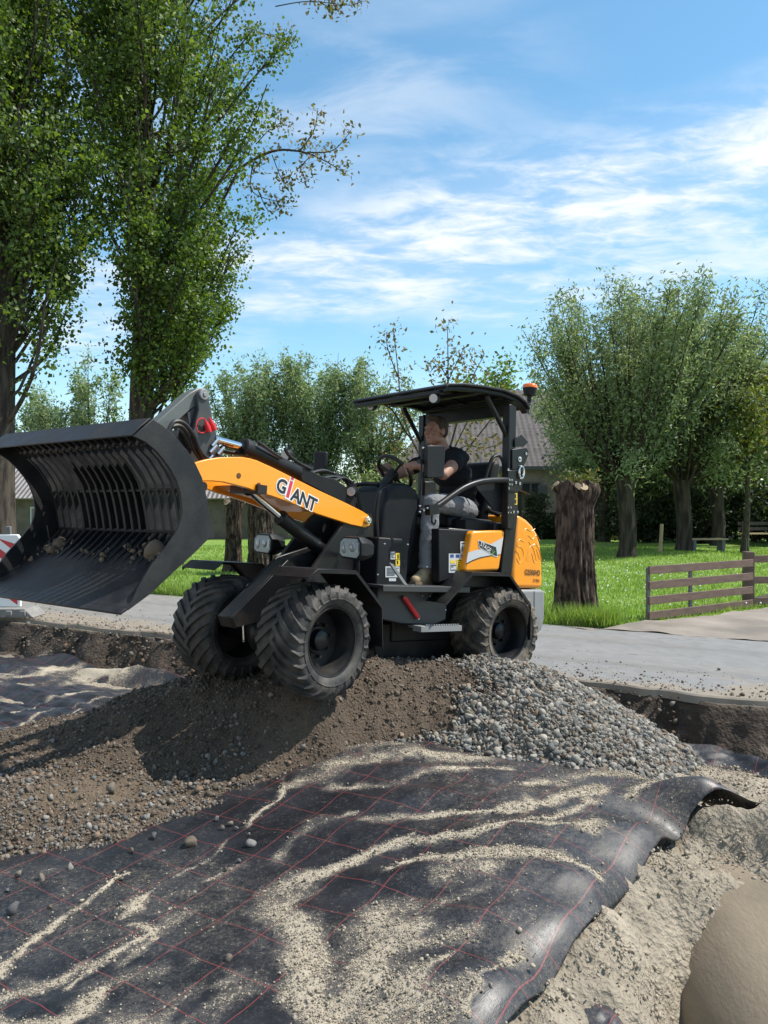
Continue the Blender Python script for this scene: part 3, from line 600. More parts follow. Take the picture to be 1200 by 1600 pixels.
# concrete pipe
pb = MB(); pb.lathe([(0, .50), (0, .60), (.02, .605), (3.8, .60), (3.8, .50), (.0, .50)], (1.86, 4.15, -.965), (0, -1, 0), 96)
po = pb.build('concrete_pipe', M('pipe_concrete', (.25, .20, .14), .8, col2=(.15, .12, .082), vscale=2.2, vlo=.36, vhi=.66, bump=.28, bscale=60, stretch=(1, .45, 1)), smooth=60)
tag(po, 'thick concrete pipe half buried in sand at the lower right', 'pipe')
# single stones that rolled onto the sheet
LOOSE = [(300, 1314, .043), (393, 1317, .034), (20, 1420, .042), (77, 1416, .02), (188, 1410, .02), (373, 1345, .018), (358, 1496, .022), (348, 1292, .02), (305, 1393, .013), (352, 1358, .016), (275, 1388, .012), (190, 1372, .016),
         (360, 1285, .024), (340, 1280, .018), (64, 1372, .03), (30, 1366, .025), (12, 1390, .016), (150, 1433, .012), (232, 1377, .012), (312, 1350, .010), (256, 1329, .012), (765, 1538, .018), (370, 1294, .016), (110, 1353, .03), (205, 1329, .024), (390, 1303, .012), (240, 1306, .03), (175, 1258, .03), (175, 1233, .036), (80, 1193, .03)]
for i, (px, py, s) in enumerate(LOOSE):
    q = at_z(px, py, -.34)
    for _ in range(6):
        zz = max(float(floor_z(q[:1], q[1:2])[0]) + .045, float(mound_z(q[:1], q[1:2])[0])); q = at_z(px, py, zz + s * .4)
    v, f = rocks(np.zeros((1, 3)), np.array([s]), 2, 8)
    c = (PAL if i % 3 else PALB)[rng.integers(0, 5)] * .6
    o = mesh_obj('stone', v, f, attr_mat('stone', .85, .25, 120, .3), tint=np.repeat(c[None], len(v), 0), loc=(q[0], q[1], zz + s * .38))
    lab = 'biggest brown stone lying alone on the black sheet' if i == 0 else 'grey angular stone on the sheet beside the big brown stone' if i == 1 else 'grey stone on the black sheet at the left edge of the picture' if i == 2 else 'small loose stone near the lower edge of the soil heap'
    tag(o, lab, 'stone', 'loose stones on the sheet')
# ================================================================ the wheel loader
K_BLK = M('black_paint', (.0075, .008, .0095), .36, col2=(.034, .029, .023), vscale=3, vlo=.47, vhi=.8, rvar=.3, bump=.04, bscale=220, spec=.3)
K_BLK2 = M('black_plastic', (.009, .0095, .0115), .5, col2=(.02, .019, .018), vscale=5, vlo=.5, vhi=.8, bump=.10, bscale=400, spec=.25)
K_DGR = M('dark_grey_paint', (.038, .041, .043), .45, col2=(.065, .060, .053), vscale=4, vlo=.5, vhi=.8, rvar=.2, bump=.04, bscale=200)
K_GR = M('grey_paint', (.22, .225, .225), .45, col2=(.16, .15, .135), vscale=4, vlo=.5, vhi=.8, bump=.03, bscale=150)
K_OR = M('orange_paint', (.86, .30, .008), .32, col2=(.74, .255, .016), vscale=3.5, vlo=.55, vhi=.85, rvar=.25, coat=.35)
K_STEEL = M('bright_steel', (.62, .62, .62), .25, 1.)
K_CHR = M('chrome_rod', (.75, .75, .76), .12, 1.)
K_RUB = M('tyre_rubber', (.015, .0148, .0146), .7, col2=(.115, .10, .083), vscale=6, vlo=.42, vhi=.78, bump=.12, bscale=90)
K_RUB2 = M('muddy_rubber', (.024, .023, .022), .75, col2=(.16, .13, .095), vscale=7, vlo=.38, vhi=.62, bump=.4, bscale=50)
K_HOSE = M('hose_rubber', (.011, .011, .012), .45)
K_RED = M('red_cap', (.55, .02, .025), .4); K_WHT = M('white_label', (.72, .72, .70), .5); K_YEL = M('yellow_label', (.75, .52, .03), .45)
K_SIL = M('silver_decal', (.50, .51, .52), .4); K_INK = M('dark_ink', (.014, .015, .018), .45); K_GRN = M('green_ink', (.12, .35, .05), .5); K_BLU = M('blue_ink', (.02, .06, .22), .5)
K_GLS = M('lamp_glass', (.30, .31, .32), .12, .2, spec=.9); K_LENS = M('amber_lens', (.85, .16, .008), .2, coat=.5); K_BKT = M('bucket_steel', (.0095, .0105, .013), .42, col2=(.027, .026, .025), vscale=5, vlo=.42, vhi=.72, rvar=.25, bump=.10, bscale=60, spec=.33)
K_LOGO = M('pale_orange_ink', (.88, .40, .07), .35)

LD = empty('wheel_loader', (-.15, 6.3, .18), 'orange and black compact wheel loader with a canopy climbing over the soil heap', 'wheel loader')
LDL = np.array(LD.location)
def part(mb, name, mats, fr, parent=None, **k): return mb.build(name, mats, parent or LD, fr, LD, **k)
def S(fr, L, y): return [fr.side(a, b, y) for a, b in L]
def P3(fr, px, py, y): a, b = fr.side(px, py, y); return (a, y, b)
def strip(mb, prof, y0, y1, th):             # bent plate along an (x, z) profile
    n = len(prof); nor = []
    for i in range(n):
        a, b = prof[max(i - 1, 0)], prof[min(i + 1, n - 1)]; d = Vector((b[0] - a[0], b[1] - a[1])).normalized(); nor.append((-d.y, d.x))
    poly = list(prof) + [(p[0] + q[0] * th, p[1] + q[1] * th) for p, q in list(zip(prof, nor))[::-1]]
    v = [(p[0], y0, p[1]) for p in poly] + [(p[0], y1, p[1]) for p in poly]; m = len(poly); f = []
    for i in range(n - 1): f += [(i, i + 1, m - 2 - i, m - 1 - i), (m + i, m + m - 1 - i, m + m - 2 - i, m + i + 1)]
    f += [(i, (i + 1) % m, m + (i + 1) % m, m + i) for i in range(m)]
    return mb.add(v, f)

# ---- wheels
def make_tyre():
    mb = MB(); half = [(.165, .232), (.185, .245), (.198, .275), (.205, .31), (.203, .335), (.192, .356), (.170, .368), (.10, .376), (0, .378)]
    prof = half + [(-a, r) for a, r in half[::-1][1:]]
    mb.lathe(prof, n=64)
    N = 25
    for sgn in (-1, 1):
        for k in range(N):
            th0 = 2 * math.pi * (k + (.5 if sgn > 0 else 0)) / N; path = []
            for t in np.linspace(-.06, 1.22, 9):
                if t <= .88: h, r = t * .198, .3955 - .012 * t * t
                else: q = (t - .88) / .34; h, r = .174 + .029 * math.sin(q * 1.5), .386 - .046 * q
                path.append((sgn * h, r, th0 + .42 * t ** .85 if t > 0 else th0 + .42 * t))
            v = []; wd = .0175
            for (h, r, th) in path:
                ins = .046
                for (dw, rr) in ((-wd * 1.25, r - ins), (-wd * .85, r), (wd * .85, r), (wd * 1.25, r - ins)):
                    a = th + dw / r; hh = h - sgn * dw * .55; v.append((rr * math.sin(a), hh, rr * math.cos(a)))
            n = len(path); f = [(i * 4 + j, i * 4 + j + 1, i * 4 + j + 5, i * 4 + j + 4) for i in range(n - 1) for j in range(3)] + [(0, 1, 2, 3), tuple(range(4 * n - 1, 4 * n - 5, -1))]
            mb.add(v, f)
    for s_ in (-1, 1):                     # raised ring on the sidewall
        mb.lathe([(s_ * .199, .288), (s_ * .2065, .290), (s_ * .2085, .296), (s_ * .203, .300)], n=64)
    return mb
def make_rim():
    mb = MB(); mb.lathe([(.172, .246), (.182, .238), (.178, .226), (.155, .222), (.135, .206), (.02, .200), (.012, .10), (.03, .092), (.032, .0)], n=48)
    mb.lathe([(-.172, .246), (-.182, .238), (-.178, .226), (-.155, .222), (-.135, .206), (.0, .200), (-.002, .0)], n=48)
    mb.lathe([(.03, .075), (.075, .07), (.085, .055), (.085, 0)], n=24)
    for k in range(8):
        a = 2 * math.pi * k / 8; c = (.118 * math.cos(a), .018, .118 * math.sin(a)); mb.cyl(c, (c[0], .048, c[2]), .012, 6)
    return mb
ty = make_tyre().build('tyre', K_RUB, LD, smooth=38); rm = make_rim().build('rim', K_BLK, ty, smooth=40)
tyr = ty.data.copy(); tyr.materials.clear(); tyr.materials.append(K_RUB2)
for i, (fr, s_, a) in enumerate([(FF, 1, .2), (FF, -1, 1.1), (RF, 1, 2.3), (RF, -1, .5)]):
    if i == 0: t, r = ty, rm
    else:
        t, r = ty.copy(), rm.copy(); COL.objects.link(t); COL.objects.link(r); t.parent = LD; r.parent = t
    if fr is RF: t.data = tyr; t['label'] = 'rear tyre caked with brown soil'
    m = Matrix.Translation(Vector(fr.w((0, .475 * s_, 0))[0] - LDL)) @ fr.rot() @ Matrix.Rotation(a, 4, 'Y')
    if s_ < 0: m = m @ Matrix.Rotation(math.pi, 4, 'Z')
    t.matrix_local = m

# ---- front chassis
c = MB()
c.limb([(0, -.40, 0), (0, .40, 0)], [.085, .085], 14); c.ball((0, 0, 0), (.17, .16, .17), 16)
tower = S(FF, [(543, 812), (556, 800), (583, 803), (592, 832), (603, 905), (600, 958), (492, 958), (480, 905)], .24)
for s_ in (1, -1): c.prism(tower, s_ * .19, s_ * .225)
nose = S(FF, [(512, 856), (463, 872), (373, 966), (378, 984), (415, 974), (470, 965), (575, 965), (575, 880)], .15)
for s_ in (1, -1): c.prism(nose, s_ * .055, s_ * .08)
xs0 = [p for p in nose]; c.prism([nose[1], nose[2], nose[3], nose[4], (nose[4][0] - .03, nose[4][1] + .03)], -.055, .055)
c.prism([(-.25, .1), (-1.05, .1), (-1.05, .32), (-.6, .45), (-.25, .4)], -.19, .19)
c.cyl((-.9, 0, .42), (-.9, 0, -.18), .07, 16); c.box((-.95, 0, .02), (.35, .22, .06)); c.box((-.5, 0, -.02), (.9, .34, .16))
part(c, 'front_chassis', K_BLK, FF, bevel=.006)
for dy in (-.05, .03):
    k = MB(); k.cyl(P3(FF, 380, 978, .05 + dy), P3(FF, 381, 1001, .05 + dy), .008, 10); k.ball(P3(FF, 381, 1001, .05 + dy), .012, 8); part(k, 'tow_pin', K_STEEL, FF)

# ---- boom
BO = [(290, 752), (292, 738), (307, 722), (324, 717.5), (342.5, 714.7), (360, 714), (376.5, 714), (390, 716), (402, 719.5), (427.5, 731), (458.6, 746.5), (498, 766), (541, 786), (567, 799), (576, 805), (580, 813), (578, 821), (571, 824.5), (549, 820), (495.5, 803), (470, 792), (447, 783), (424.6, 775), (405, 769.5), (388, 763), (368, 757.8), (350, 753.5), (331, 751.6), (310, 752)]
bo = S(FF, BO, .24); b = MB()
for s_ in (1, -1): b.prism(bo, s_ * .205, s_ * .24)
und = S(FF, [(392, 757), (405, 766), (447, 780), (470, 789), (495, 800), (490, 795), (447, 774), (405, 759)], .205); b.prism(und, -.205, .205)
tip = S(FF, [(305, 735), (335, 728), (345, 740), (320, 748)], .205); b.prism(tip, -.205, .205)
part(b, 'boom', K_OR, FF, bevel=.005)
def disc(fr, px, py, y, r, th, mat, name, parent=None, n=24, extra=None):
    x, z = fr.side(px, py, y); q = MB(); q.cyl((x, y - .002, z), (x, y + th, z), r, n)
    if extra: q.cyl((x, y + th, z), (x, y + th + extra, z), r * .45, 6)
    return part(q, name, mat, fr, parent, bevel=.003)
disc(FF, 572.5, 813, .24, .030, .03, K_STEEL, 'pivot_pin', extra=.008)
for q in ((373, 743), (404, 758)): disc(FF, *q, .24, .019, .004, M('hole_shade_paint', (.10, .045, .01), .6), 'painted_boom_hole')  # flat discs; the shade inside the boom's holes is painted as their dark colour
# lift cylinder under the boom, tilt cylinder on top
lc = MB(); a, b_, c_, d = P3(FF, 388, 765, .12), P3(FF, 392, 771, .12), P3(FF, 441, 811, .12), P3(FF, 520, 873, .12)
lc.cyl(c_, d, .052, 20); lc.cyl(tuple(np.array(c_) + (np.array(b_) - np.array(c_)) * .08), c_, .058, 20); cyl_o = part(lc, 'lift_cylinder', K_BLK, FF, bevel=.004)
k = MB(); k.cyl(a, c_, .026, 16); part(k, 'rod', K_CHR, FF, cyl_o)
k = MB(); k.limb([a, tuple(np.array(a) + .001)], [.045, .045], 12); k.box(a, (.08, .30, .06)); part(k, 'cylinder_eye', K_BLK, FF, cyl_o)
tcm = MB(); a, c_, d = P3(FF, 335, 686, .08), P3(FF, 379, 698, .08), P3(FF, 465, 739, .08)
tcm.cyl(c_, d, .056, 20); tcm.cyl(c_, tuple(np.array(c_) + (np.array(d) - np.array(c_)) * .12), .066, 20); cyl_t = part(tcm, 'tilt_cylinder', K_BLK, FF, bevel=.004)
k = MB(); k.cyl(a, c_, .024, 16); part(k, 'rod', K_CHR, FF, cyl_t)
k = MB(); up = S(FF, [(460, 728), (478, 733), (500, 744), (520, 748), (540, 762), (556, 780), (552, 795), (500, 768), (470, 752)], .08); k.prism(up, -.10, .10)
part(k, 'boom_bracket', K_BLK2, FF, bevel=.006)
# hitch tower: two plates, the top pin and the long link to the bucket
h = MB()
pl = S(FF, [(311, 612), (318, 608.5), (324, 612), (326, 621), (332, 653), (338, 676), (348, 716), (320, 722), (306, 698), (300, 680), (310.7, 640), (309, 620)], .09)
for y0, y1 in ((.055, .09), (-.10, -.065)): h.prism(pl, y0, y1)
pl2 = S(FF, [(311, 631), (318, 640), (322, 690), (308, 700), (296, 670), (293, 645)], .05); h.prism(pl2, -.06, .05)
part(h, 'hitch_tower', K_DGR, FF, bevel=.005)
l = MB(); lk = S(FF, [(318, 606.5), (323, 612), (321, 622), (310, 629), (293, 642), (257, 675), (225, 700), (215, 690), (240, 661), (293, 614.5), (307, 607)], .03); l.prism(lk, -.05, .05)
part(l, 'tilt_link', M('link_paint', (.10, .11, .105), .42, col2=(.15, .14, .12), vscale=5, vlo=.5, vhi=.8), FF, bevel=.006)
disc(FF, 318, 616.5, .09, .036, .014, K_GR, 'link_pin', extra=.008)
# hoses, couplings and red caps
hs = MB(); hw = [[(252, 690), (262, 671), (276, 661), (291, 668), (301, 690), (312, 714)], [(256, 690), (268, 668), (282, 666), (294, 680), (304, 704), (316, 722)], [(262, 676), (272, 659), (288, 662), (304, 682), (314, 706), (330, 722)],
      [(330, 690), (338, 702), (352, 706), (368, 708), (390, 708)], [(345, 700), (358, 697), (372, 703), (384, 712)], [(384, 712), (386, 700), (400, 696)]]
for i, w_ in enumerate(hw): hs.tube(smooth_path([P3(FF, a, b, .02 + .045 * (i % 3)) for a, b in w_], 6), .0145, 8)
hw2 = [[(483, 740), (505, 735), (525, 742), (540, 752), (552, 770)], [(500, 748), (522, 745), (545, 752), (555, 772), (558, 800)], [(520, 752), (538, 747), (556, 762), (562, 790), (575, 830)], [(445, 700), (452, 712), (470, 725), (486, 733)], [(403, 690), (425, 706), (440, 716)]]
for i, w_ in enumerate(hw2): hs.tube(smooth_path([P3(FF, a, b, -.05 + .05 * i) for a, b in w_], 6), .013, 8)
for i in range(3): hs.tube(smooth_path([(-.75, -.1 + .08 * i, .55), (-.9, -.12 + .1 * i, .75), (-1.05, -.1 + .1 * i, .6), (-1.25, -.1 + .1 * i, .35)], 6), .016, 8)
part(hs, 'hydraulic_hose', K_HOSE, FF)
k = MB()
for q in ((320, 722), (328, 716), (334, 700), (337, 690), (346, 703)): k = MB(); a = P3(FF, *q, .10); k.cyl(a, (a[0] + .03, a[1], a[2] - .035), .016, 8); k.cyl(a, (a[0] - .02, a[1], a[2] + .02), .011, 8); part(k, 'hose_coupling', K_STEEL, FF)
rc = MB()
for (a, b) in (((322, 660), (327, 675)), ((329, 657), (335, 672))):
    p, q = np.array(P3(FF, *a, .12)), np.array(P3(FF, *b, .12)); rc.tube([p, p * .5 + q * .5, q], [.012, .021, .019], 10); rc.tube([p + (q - p) * -.35, p], [.004, .010], 8)
ring = [P3(FF, 315.5 + 9 * math.cos(t), 665 + 11.5 * math.sin(t), .115) for t in np.linspace(.2, 6.0, 22)]; rc.tube(ring, .0042, 6)
part(rc, 'hose_cap', K_RED, FF)
# ---- fenders
def fender(fr, prof, y0, y1, name='fender', side=1, stay=True):
    q = MB(); strip(q, prof, side * y0, side * y1, .007)
    lip = [(p[0], p[1] - .022) for p in prof]
    n = len(prof); v = [(p[0], side * y1, p[1] + .007) for p in prof] + [(p[0], side * y1, p[1]) for p in lip[::-1]]; 
    v2 = [(a, b - side * .006, c) for a, b, c in v]; m = len(v)
    q.add(v + v2, [(i, i + 1, m - 2 - i, m - 1 - i) for i in range(n - 1)] + [(m + i, m + m - 1 - i, m + m - 2 - i, m + i + 1) for i in range(n - 1)] + [(i, (i + 1) % m, m + (i + 1) % m, m + i) for i in range(m)])
    if stay: q.box((prof[1][0] * .5 + prof[2][0] * .5, side * (y0 - .1), prof[1][1] - .03), (.06, .25, .04))
    for x in (prof[1][0], prof[2][0]):
        for yy in (y0 + .05, y1 - .06): q.cyl((x, side * yy, prof[1][1] + .005), (x, side * yy, prof[1][1] + .016), .011, 6)
    return part(q, name, K_BLK, fr, bevel=.002)
for s_ in (1, -1): fender(FF, [(.30, .43), (.22, .487), (-.158, .485), (-.455, .245), (-.49, -.06)][::-1], .29, .69, side=s_)
for s_ in (1, -1): fender(RF, [(.836, .256), (.539, .509), (.083, .511), (-.224, .245), (-.241, -.066)][::-1], .40, .69, side=s_)
# ---- head lamps of the front half
for s_, xx in ((1, -.36), (-1, -.40)):
    q = MB(); x, z, y = xx, .648, s_ * .50
    rr = [(-.075, -.075), (.085, -.085), (.112, -.05), (.112, .035), (.08, .078), (-.07, .08), (-.105, .045), (-.105, -.05)]
    v = [(x + .075, y + a, z + b) for a, b in rr] + [(x + .02, y + a * 1.04, z + b * 1.06) for a, b in rr] + [(x - .10, y + a * .75, z + b * .72) for a, b in rr]
    n = 8; q.add(v, [tuple(range(n)), tuple(range(2 * n, 3 * n))[::-1]] + [(o * n + i, o * n + (i + 1) % n, (o + 1) * n + (i + 1) % n, (o + 1) * n + i) for o in (0, 1) for i in range(n)])
    q.cyl((x - .05, y - s_ * .02, z), (x - .12, s_ * .25, z - .06), .02, 10); q.cyl((x - .02, y, z - .08), (x - .03, y, z - .19), .016, 8)
    hl = part(q, 'headlight', K_BLK2, FF, bevel=.010)
    g = MB(); g.prism([(y + a * .88, z + b * .84) for a, b in rr], x + .0755, x + .080, 'x'); part(g, 'headlight_glass', M('headlight_glass', (.10, .115, .12), .06, .2, spec=1.), FF, hl)
    g = MB(); g.ball((x + .078, y + .03, z + .005), (.012, .032, .036), 14); g.ball((x + .078, y - .05, z + .0), (.010, .026, .045), 12); g.box((x + .081, y + .078, z + .0), (.004, .02, .07)); part(g, 'reflector', K_GLS, FF, hl)
# small work lamps
def lamp(fr, c, d, r=.045, name='work_light', parent=None):
    c, d = np.array(c, float), np.array(d, float); d /= np.linalg.norm(d); q = MB()
    q.tube([c - d * .07, c - d * .04, c, c + d * .012], [r * .6, r, r * 1.02, r * .96], 20); q.cyl(c - d * .03, c - d * .03 + np.array([0, 0, .085]), .012, 8)
    o = part(q, name, K_BLK2, fr, parent); g = MB(); g.cyl(c + d * .011, c + d * .0145, r * .85, 20); part(g, 'lamp_glass', K_GLS, fr, o); return o
lamp(FF, P3(FF, 447, 711, -.25), (.9, .2, -.15), .045); lamp(FF, P3(FF, 549, 768, .12), (.85, .5, -.1), .042)

# ---- bucket
HW = .75
OUT = [(236, 655), (250, 664), (262, 674), (277, 689), (290, 704), (303, 725), (313, 746), (320, 775), (325, 805), (328, 830), (327, 838), (300, 865), (265, 897), (232, 928), (198, 953)]
INN = [(206, 682), (224, 691), (240, 704), (253, 719), (264, 735), (273, 752), (279, 771), (282, 797), (280, 812), (275, 828), (258, 853), (234, 884), (216, 915), (206, 938), (192, 954)]
out, inn = S(BF, OUT, HW), S(BF, INN, HW)
cp = MB()
# back plates: spill guard, top plate, floor plate with cutting edge
def inset(P, d):
    r = []
    for i in range(len(P)):
        a, b = P[max(i - 1, 0)], P[min(i + 1, len(P) - 1)]; t = Vector((b[0] - a[0], b[1] - a[1])).normalized(); r.append((P[i][0] + t.y * -d * -1 if False else P[i][0] - t.y * d, P[i][1] + t.x * d))
    return r
cx = sum(p[0] for p in inn) / len(inn); cz = sum(p[1] for p in inn) / len(inn)
sg_ = 1 if Vector((inset(out, .01)[6][0] - 2.0 + 0, 0)).length < 0 else 1
test = inset(out, .02)
if test[8][0] < out[8][0]: inset_ = lambda P, d: inset(P, -d)
else: inset_ = inset
shell = inset_(out, .012)
def plate(mb, pts, th, y0=-HW, y1=HW):
    q = inset_(pts, th); v = []
    n = len(pts)
    for y in (y0, y1): v += [(p[0], y, p[1]) for p in pts] + [(p[0], y, p[1]) for p in q[::-1]]
    m = 2 * n
    f = [(i, i + 1, m - 2 - i, m - 1 - i) for i in range(n - 1)] + [(m + i, m + m - 1 - i, m + m - 2 - i, m + i + 1) for i in range(n - 1)] + [(i, (i + 1) % m, m + (i + 1) % m, m + i) for i in range(m)]
    mb.add(v, f)
plate(cp, [out[0], out[1], out[2]], .012)
guard = [inn[0], (out[0][0] * .5 + inn[0][0] * .5, out[0][1] * .5 + inn[0][1] * .5 + .004), out[0]]
plate(cp, guard, -.010)
plate(cp, [out[-6], out[-5], out[-4], out[-3], out[-2], out[-1]], .014, -HW, HW)
plate(cp, [out[-1], (out[-1][0] + (out[-1][0] - out[-2][0]) * .32, out[-1][1] + (out[-1][1] - out[-2][1]) * .32)], .014, -HW - .01, HW + .01)
bk = part(cp, 'bucket', K_BKT, BF, bevel=.003)
bk['label'] = 'black skeleton bucket with curved ribs and crescent side plates'
sp = out + inn[::-1]
for s_ in (1, -1):
    q = MB(); n = len(out); v = [(p[0], s_ * HW, p[1]) for p in out] + [(p[0], s_ * HW, p[1]) for p in inn] + [(p[0], s_ * (HW + .016), p[1]) for p in out] + [(p[0], s_ * (HW + .016), p[1]) for p in inn]; f = []
    for i in range(n - 1):
        f += [(i, i + 1, n + i + 1, n + i), (2 * n + i, 3 * n + i, 3 * n + i + 1, 2 * n + i + 1), (i, 2 * n + i, 2 * n + i + 1, i + 1), (n + i, n + i + 1, 3 * n + i + 1, 3 * n + i)]
    f += [(0, n, 3 * n, 2 * n), (n - 1, 3 * n - 1, 4 * n - 1, 2 * n - 1)]
    q.add(v, f); part(q, 'side_plate', K_BKT, BF, bk, bevel=.003)
NR = 20
fine = []
for i in range(len(out) - 1):
    for t in (0, .5): fine.append((out[i][0] * (1 - t) + out[i + 1][0] * t, out[i][1] * (1 - t) + out[i + 1][1] * t))
rib_path = fine[1:-3]
for i in range(NR):
    y = -HW + (i + .5) * 2 * HW / NR
    pass
    q = MB(); r0 = inset_(rib_path, .004); r1 = inset_(rib_path, .062); n = len(r0); tp = np.minimum(1, (n - np.arange(n)) / 7.) ; r1 = [(a[0] + (b_[0] - a[0]) * k_, a[1] + (b_[1] - a[1]) * k_) for a, b_, k_ in zip(r0, r1, tp)]
    v = [(p[0], y - .0115, p[1]) for p in r0 + r1[::-1]] + [(p[0], y + .0115, p[1]) for p in r0 + r1[::-1]]; m = 2 * n
    f = [(j, j + 1, m - 2 - j, m - 1 - j) for j in range(n - 1)] + [(m + j, m + m - 1 - j, m + m - 2 - j, m + j + 1) for j in range(n - 1)] + [(j, (j + 1) % m, m + (j + 1) % m, m + j) for j in range(m)]
    q.add(v, f); part(q, 'rib', K_BKT, BF, bk, bevel=.002)
q = MB()
for j in (4, 12, 18):
    p = inset_(rib_path, -.012)[j]; p2 = inset_(rib_path, .045)[j]; q.tube([(p2[0], -HW, p2[1]), (p2[0], HW, p2[1])], .011, 8); q.tube([(p[0], -HW, p[1]), (p[0], HW, p[1])], .024, 10)
part(q, 'cross_bar', K_BKT, BF, bk)
q = MB()                                      # hitch plate on the back
hp = inset_(rib_path, -.035)
for y in (-.30, .30): q.prism([hp[6], hp[10], hp[16], hp[18], (hp[18][0] - .12, hp[18][1]), (hp[10][0] - .13, hp[10][1])], y - .015, y + .015)
plate(q, hp[7:18], -.012, -.30, .30)
part(q, 'hitch_plate', K_BKT, BF, bk, bevel=.003)
# ---- rear half
b = MB()                                      # chassis, belly and engine box
b.limb([(0, -.40, 0), (0, .40, 0)], [.085, .085], 14); b.ball((0, 0, 0), (.17, .16, .17), 16)
b.box((.40, 0, .08), (1.25, .56, .36)); b.box((-.2, 0, .25), (.7, .8, .3)); b.box((.28, 0, .62), (.75, .98, .50)); b.box((1.12, 0, .30), (.5, .3, .5)); b.box((.60, 0, -.10), (1.15, .52, .30)); b.box((.35, 0, -.2), (.5, .3, .2))
b.box((-.10, 0, .60), (.34, .96, .70))
part(b, 'rear_chassis', K_BLK, RF, bevel=.012)
b = MB(); b.prism([(.60, .10), (.60, .362), (1.36, .362), (1.36, .12), (1.1, .075), (.75, .055)], .40, .47); part(b, 'side_box', K_DGR, RF, bevel=.01); b = MB(); b.prism([(.60, .10), (.60, .362), (1.36, .362), (1.36, .12), (1.1, .075)], -.47, -.40)
part(b, 'side_box', M('belly_paint', (.022, .024, .027), .5, col2=(.05, .046, .04), vscale=5, vlo=.48, vhi=.75), RF, bevel=.01)
b = MB(); b.box((.95, .05, .374), (.95, 1.10, .022)); b.box((.95, .60, .362), (.95, .012, .046)); part(b, 'floor_plate', K_DGR, RF, bevel=.003)
# serrated step
b = MB(); b.box((.78, .56, .045), (.46, .10, .045))
for i in range(14): b.box((.60 + .027 * i, .605, .074), (.012, .012, .016))
b.box((.78, .47, .05), (.40, .10, .02)); part(b, 'step', K_GR, RF, bevel=.002)
b = MB(); b.limb([P3(RF, 632, 934, .49), P3(RF, 653, 964, .49)], [.020, .020], 10); part(b, 'lock_bar', K_RED, RF)
b = MB()
for q in ((631, 933), (654, 967), (590, 898), (645, 915), (660, 930), (672, 931), (601, 850), (637, 851), (667, 886), (696, 953)): b = MB(); b.ball(P3(RF, *q, .51), .010, 8); part(b, 'bolt', K_STEEL, RF)
# front bulkhead with its stickers, leaning guard strip
b = MB(); b.box((1.22, .18, .56), (.32, .56, .38)); b.box((1.33, 0, .62), (.12, .46, .5)); part(b, 'bulkhead', K_BLK2, RF, bevel=.012)
b = MB(); a, c = P3(RF, 609, 880, .58), P3(RF, 632, 914, .58); d = np.array([.022, 0, .006])
b.add([np.array(a) - d, np.array(a) + d, np.array(c) + d, np.array(c) - d, *[np.array(p) + np.array([0, .02, 0]) for p in (np.array(a) - d, np.array(a) + d, np.array(c) + d, np.array(c) - d)]], [(0, 1, 2, 3), (7, 6, 5, 4), (0, 4, 5, 1), (1, 5, 6, 2), (2, 6, 7, 3), (3, 7, 4, 0)])
part(b, 'guard_strip', K_GR, RF)
# sticker: a plate with coloured fields, in the side plane y
def sticker(fr, box, y, fields, name='sticker', mats=None, label=None):
    (x0, y0), (x1, y1) = box; mats = mats or [K_WHT, K_INK, K_YEL, K_BLU, K_SIL]; q = MB()
    def rect(u0, v0, u1, v1, off, mi):
        q.mi = mi; P = []
        for (u, v) in ((u0, v0), (u1, v0), (u1, v1), (u0, v1)):
            px = x0 + (x1 - x0) * u; py = y0 + (y1 - y0) * v; x, z = fr.side(px, py, y); P.append((x, y + off, z))
        q.add(P, [(0, 1, 2, 3)])
    rect(0, 0, 1, 1, .002, fields[0])
    for f in fields[1:]: rect(*f[:4], .004, f[4])
    o = part(q, name, mats, fr)
    if label: o['label'] = label
    return o
LN = lambda a, b, n, x0=.1, x1=.9, mi=1: [(x0, a + (b - a) * i / n, x1 - .15 * (i % 3), a + (b - a) * (i + .45) / n, mi) for i in range(n)]
YB = .462
sticker(RF, ((610, 862), (617, 874)), YB, [4] + LN(.15, .9, 4)); sticker(RF, ((618, 864), (624.5, 874)), YB, [2, (.4, .2, .65, .8, 1)]); sticker(RF, ((618, 874.5), (624.5, 884)), YB, [2, (.3, .2, .6, .75, 1)])
sticker(RF, ((602, 885), (624, 902)), YB, [4] + LN(.12, .9, 6, .08, .95)); sticker(RF, ((607.5, 903.5), (618.5, 908)), YB, [4])
YC = .496
sticker(RF, ((719, 846), (733, 865)), YC, [4, (.12, .12, .8, .2, 1)], label='white sound level label')
sticker(RF, ((701, 865), (728, 895)), YC, [4, (.08, .04, .28, .2, 3), (.40, .04, .60, .2, 3), (.72, .04, .92, .2, 3), (.45, .3, .95, .95, 2), (.08, .35, .36, .5, 2)] + LN(.58, .92, 4, .08, .42) + LN(.34, .92, 6, .50, .94), label='white and yellow safety label')
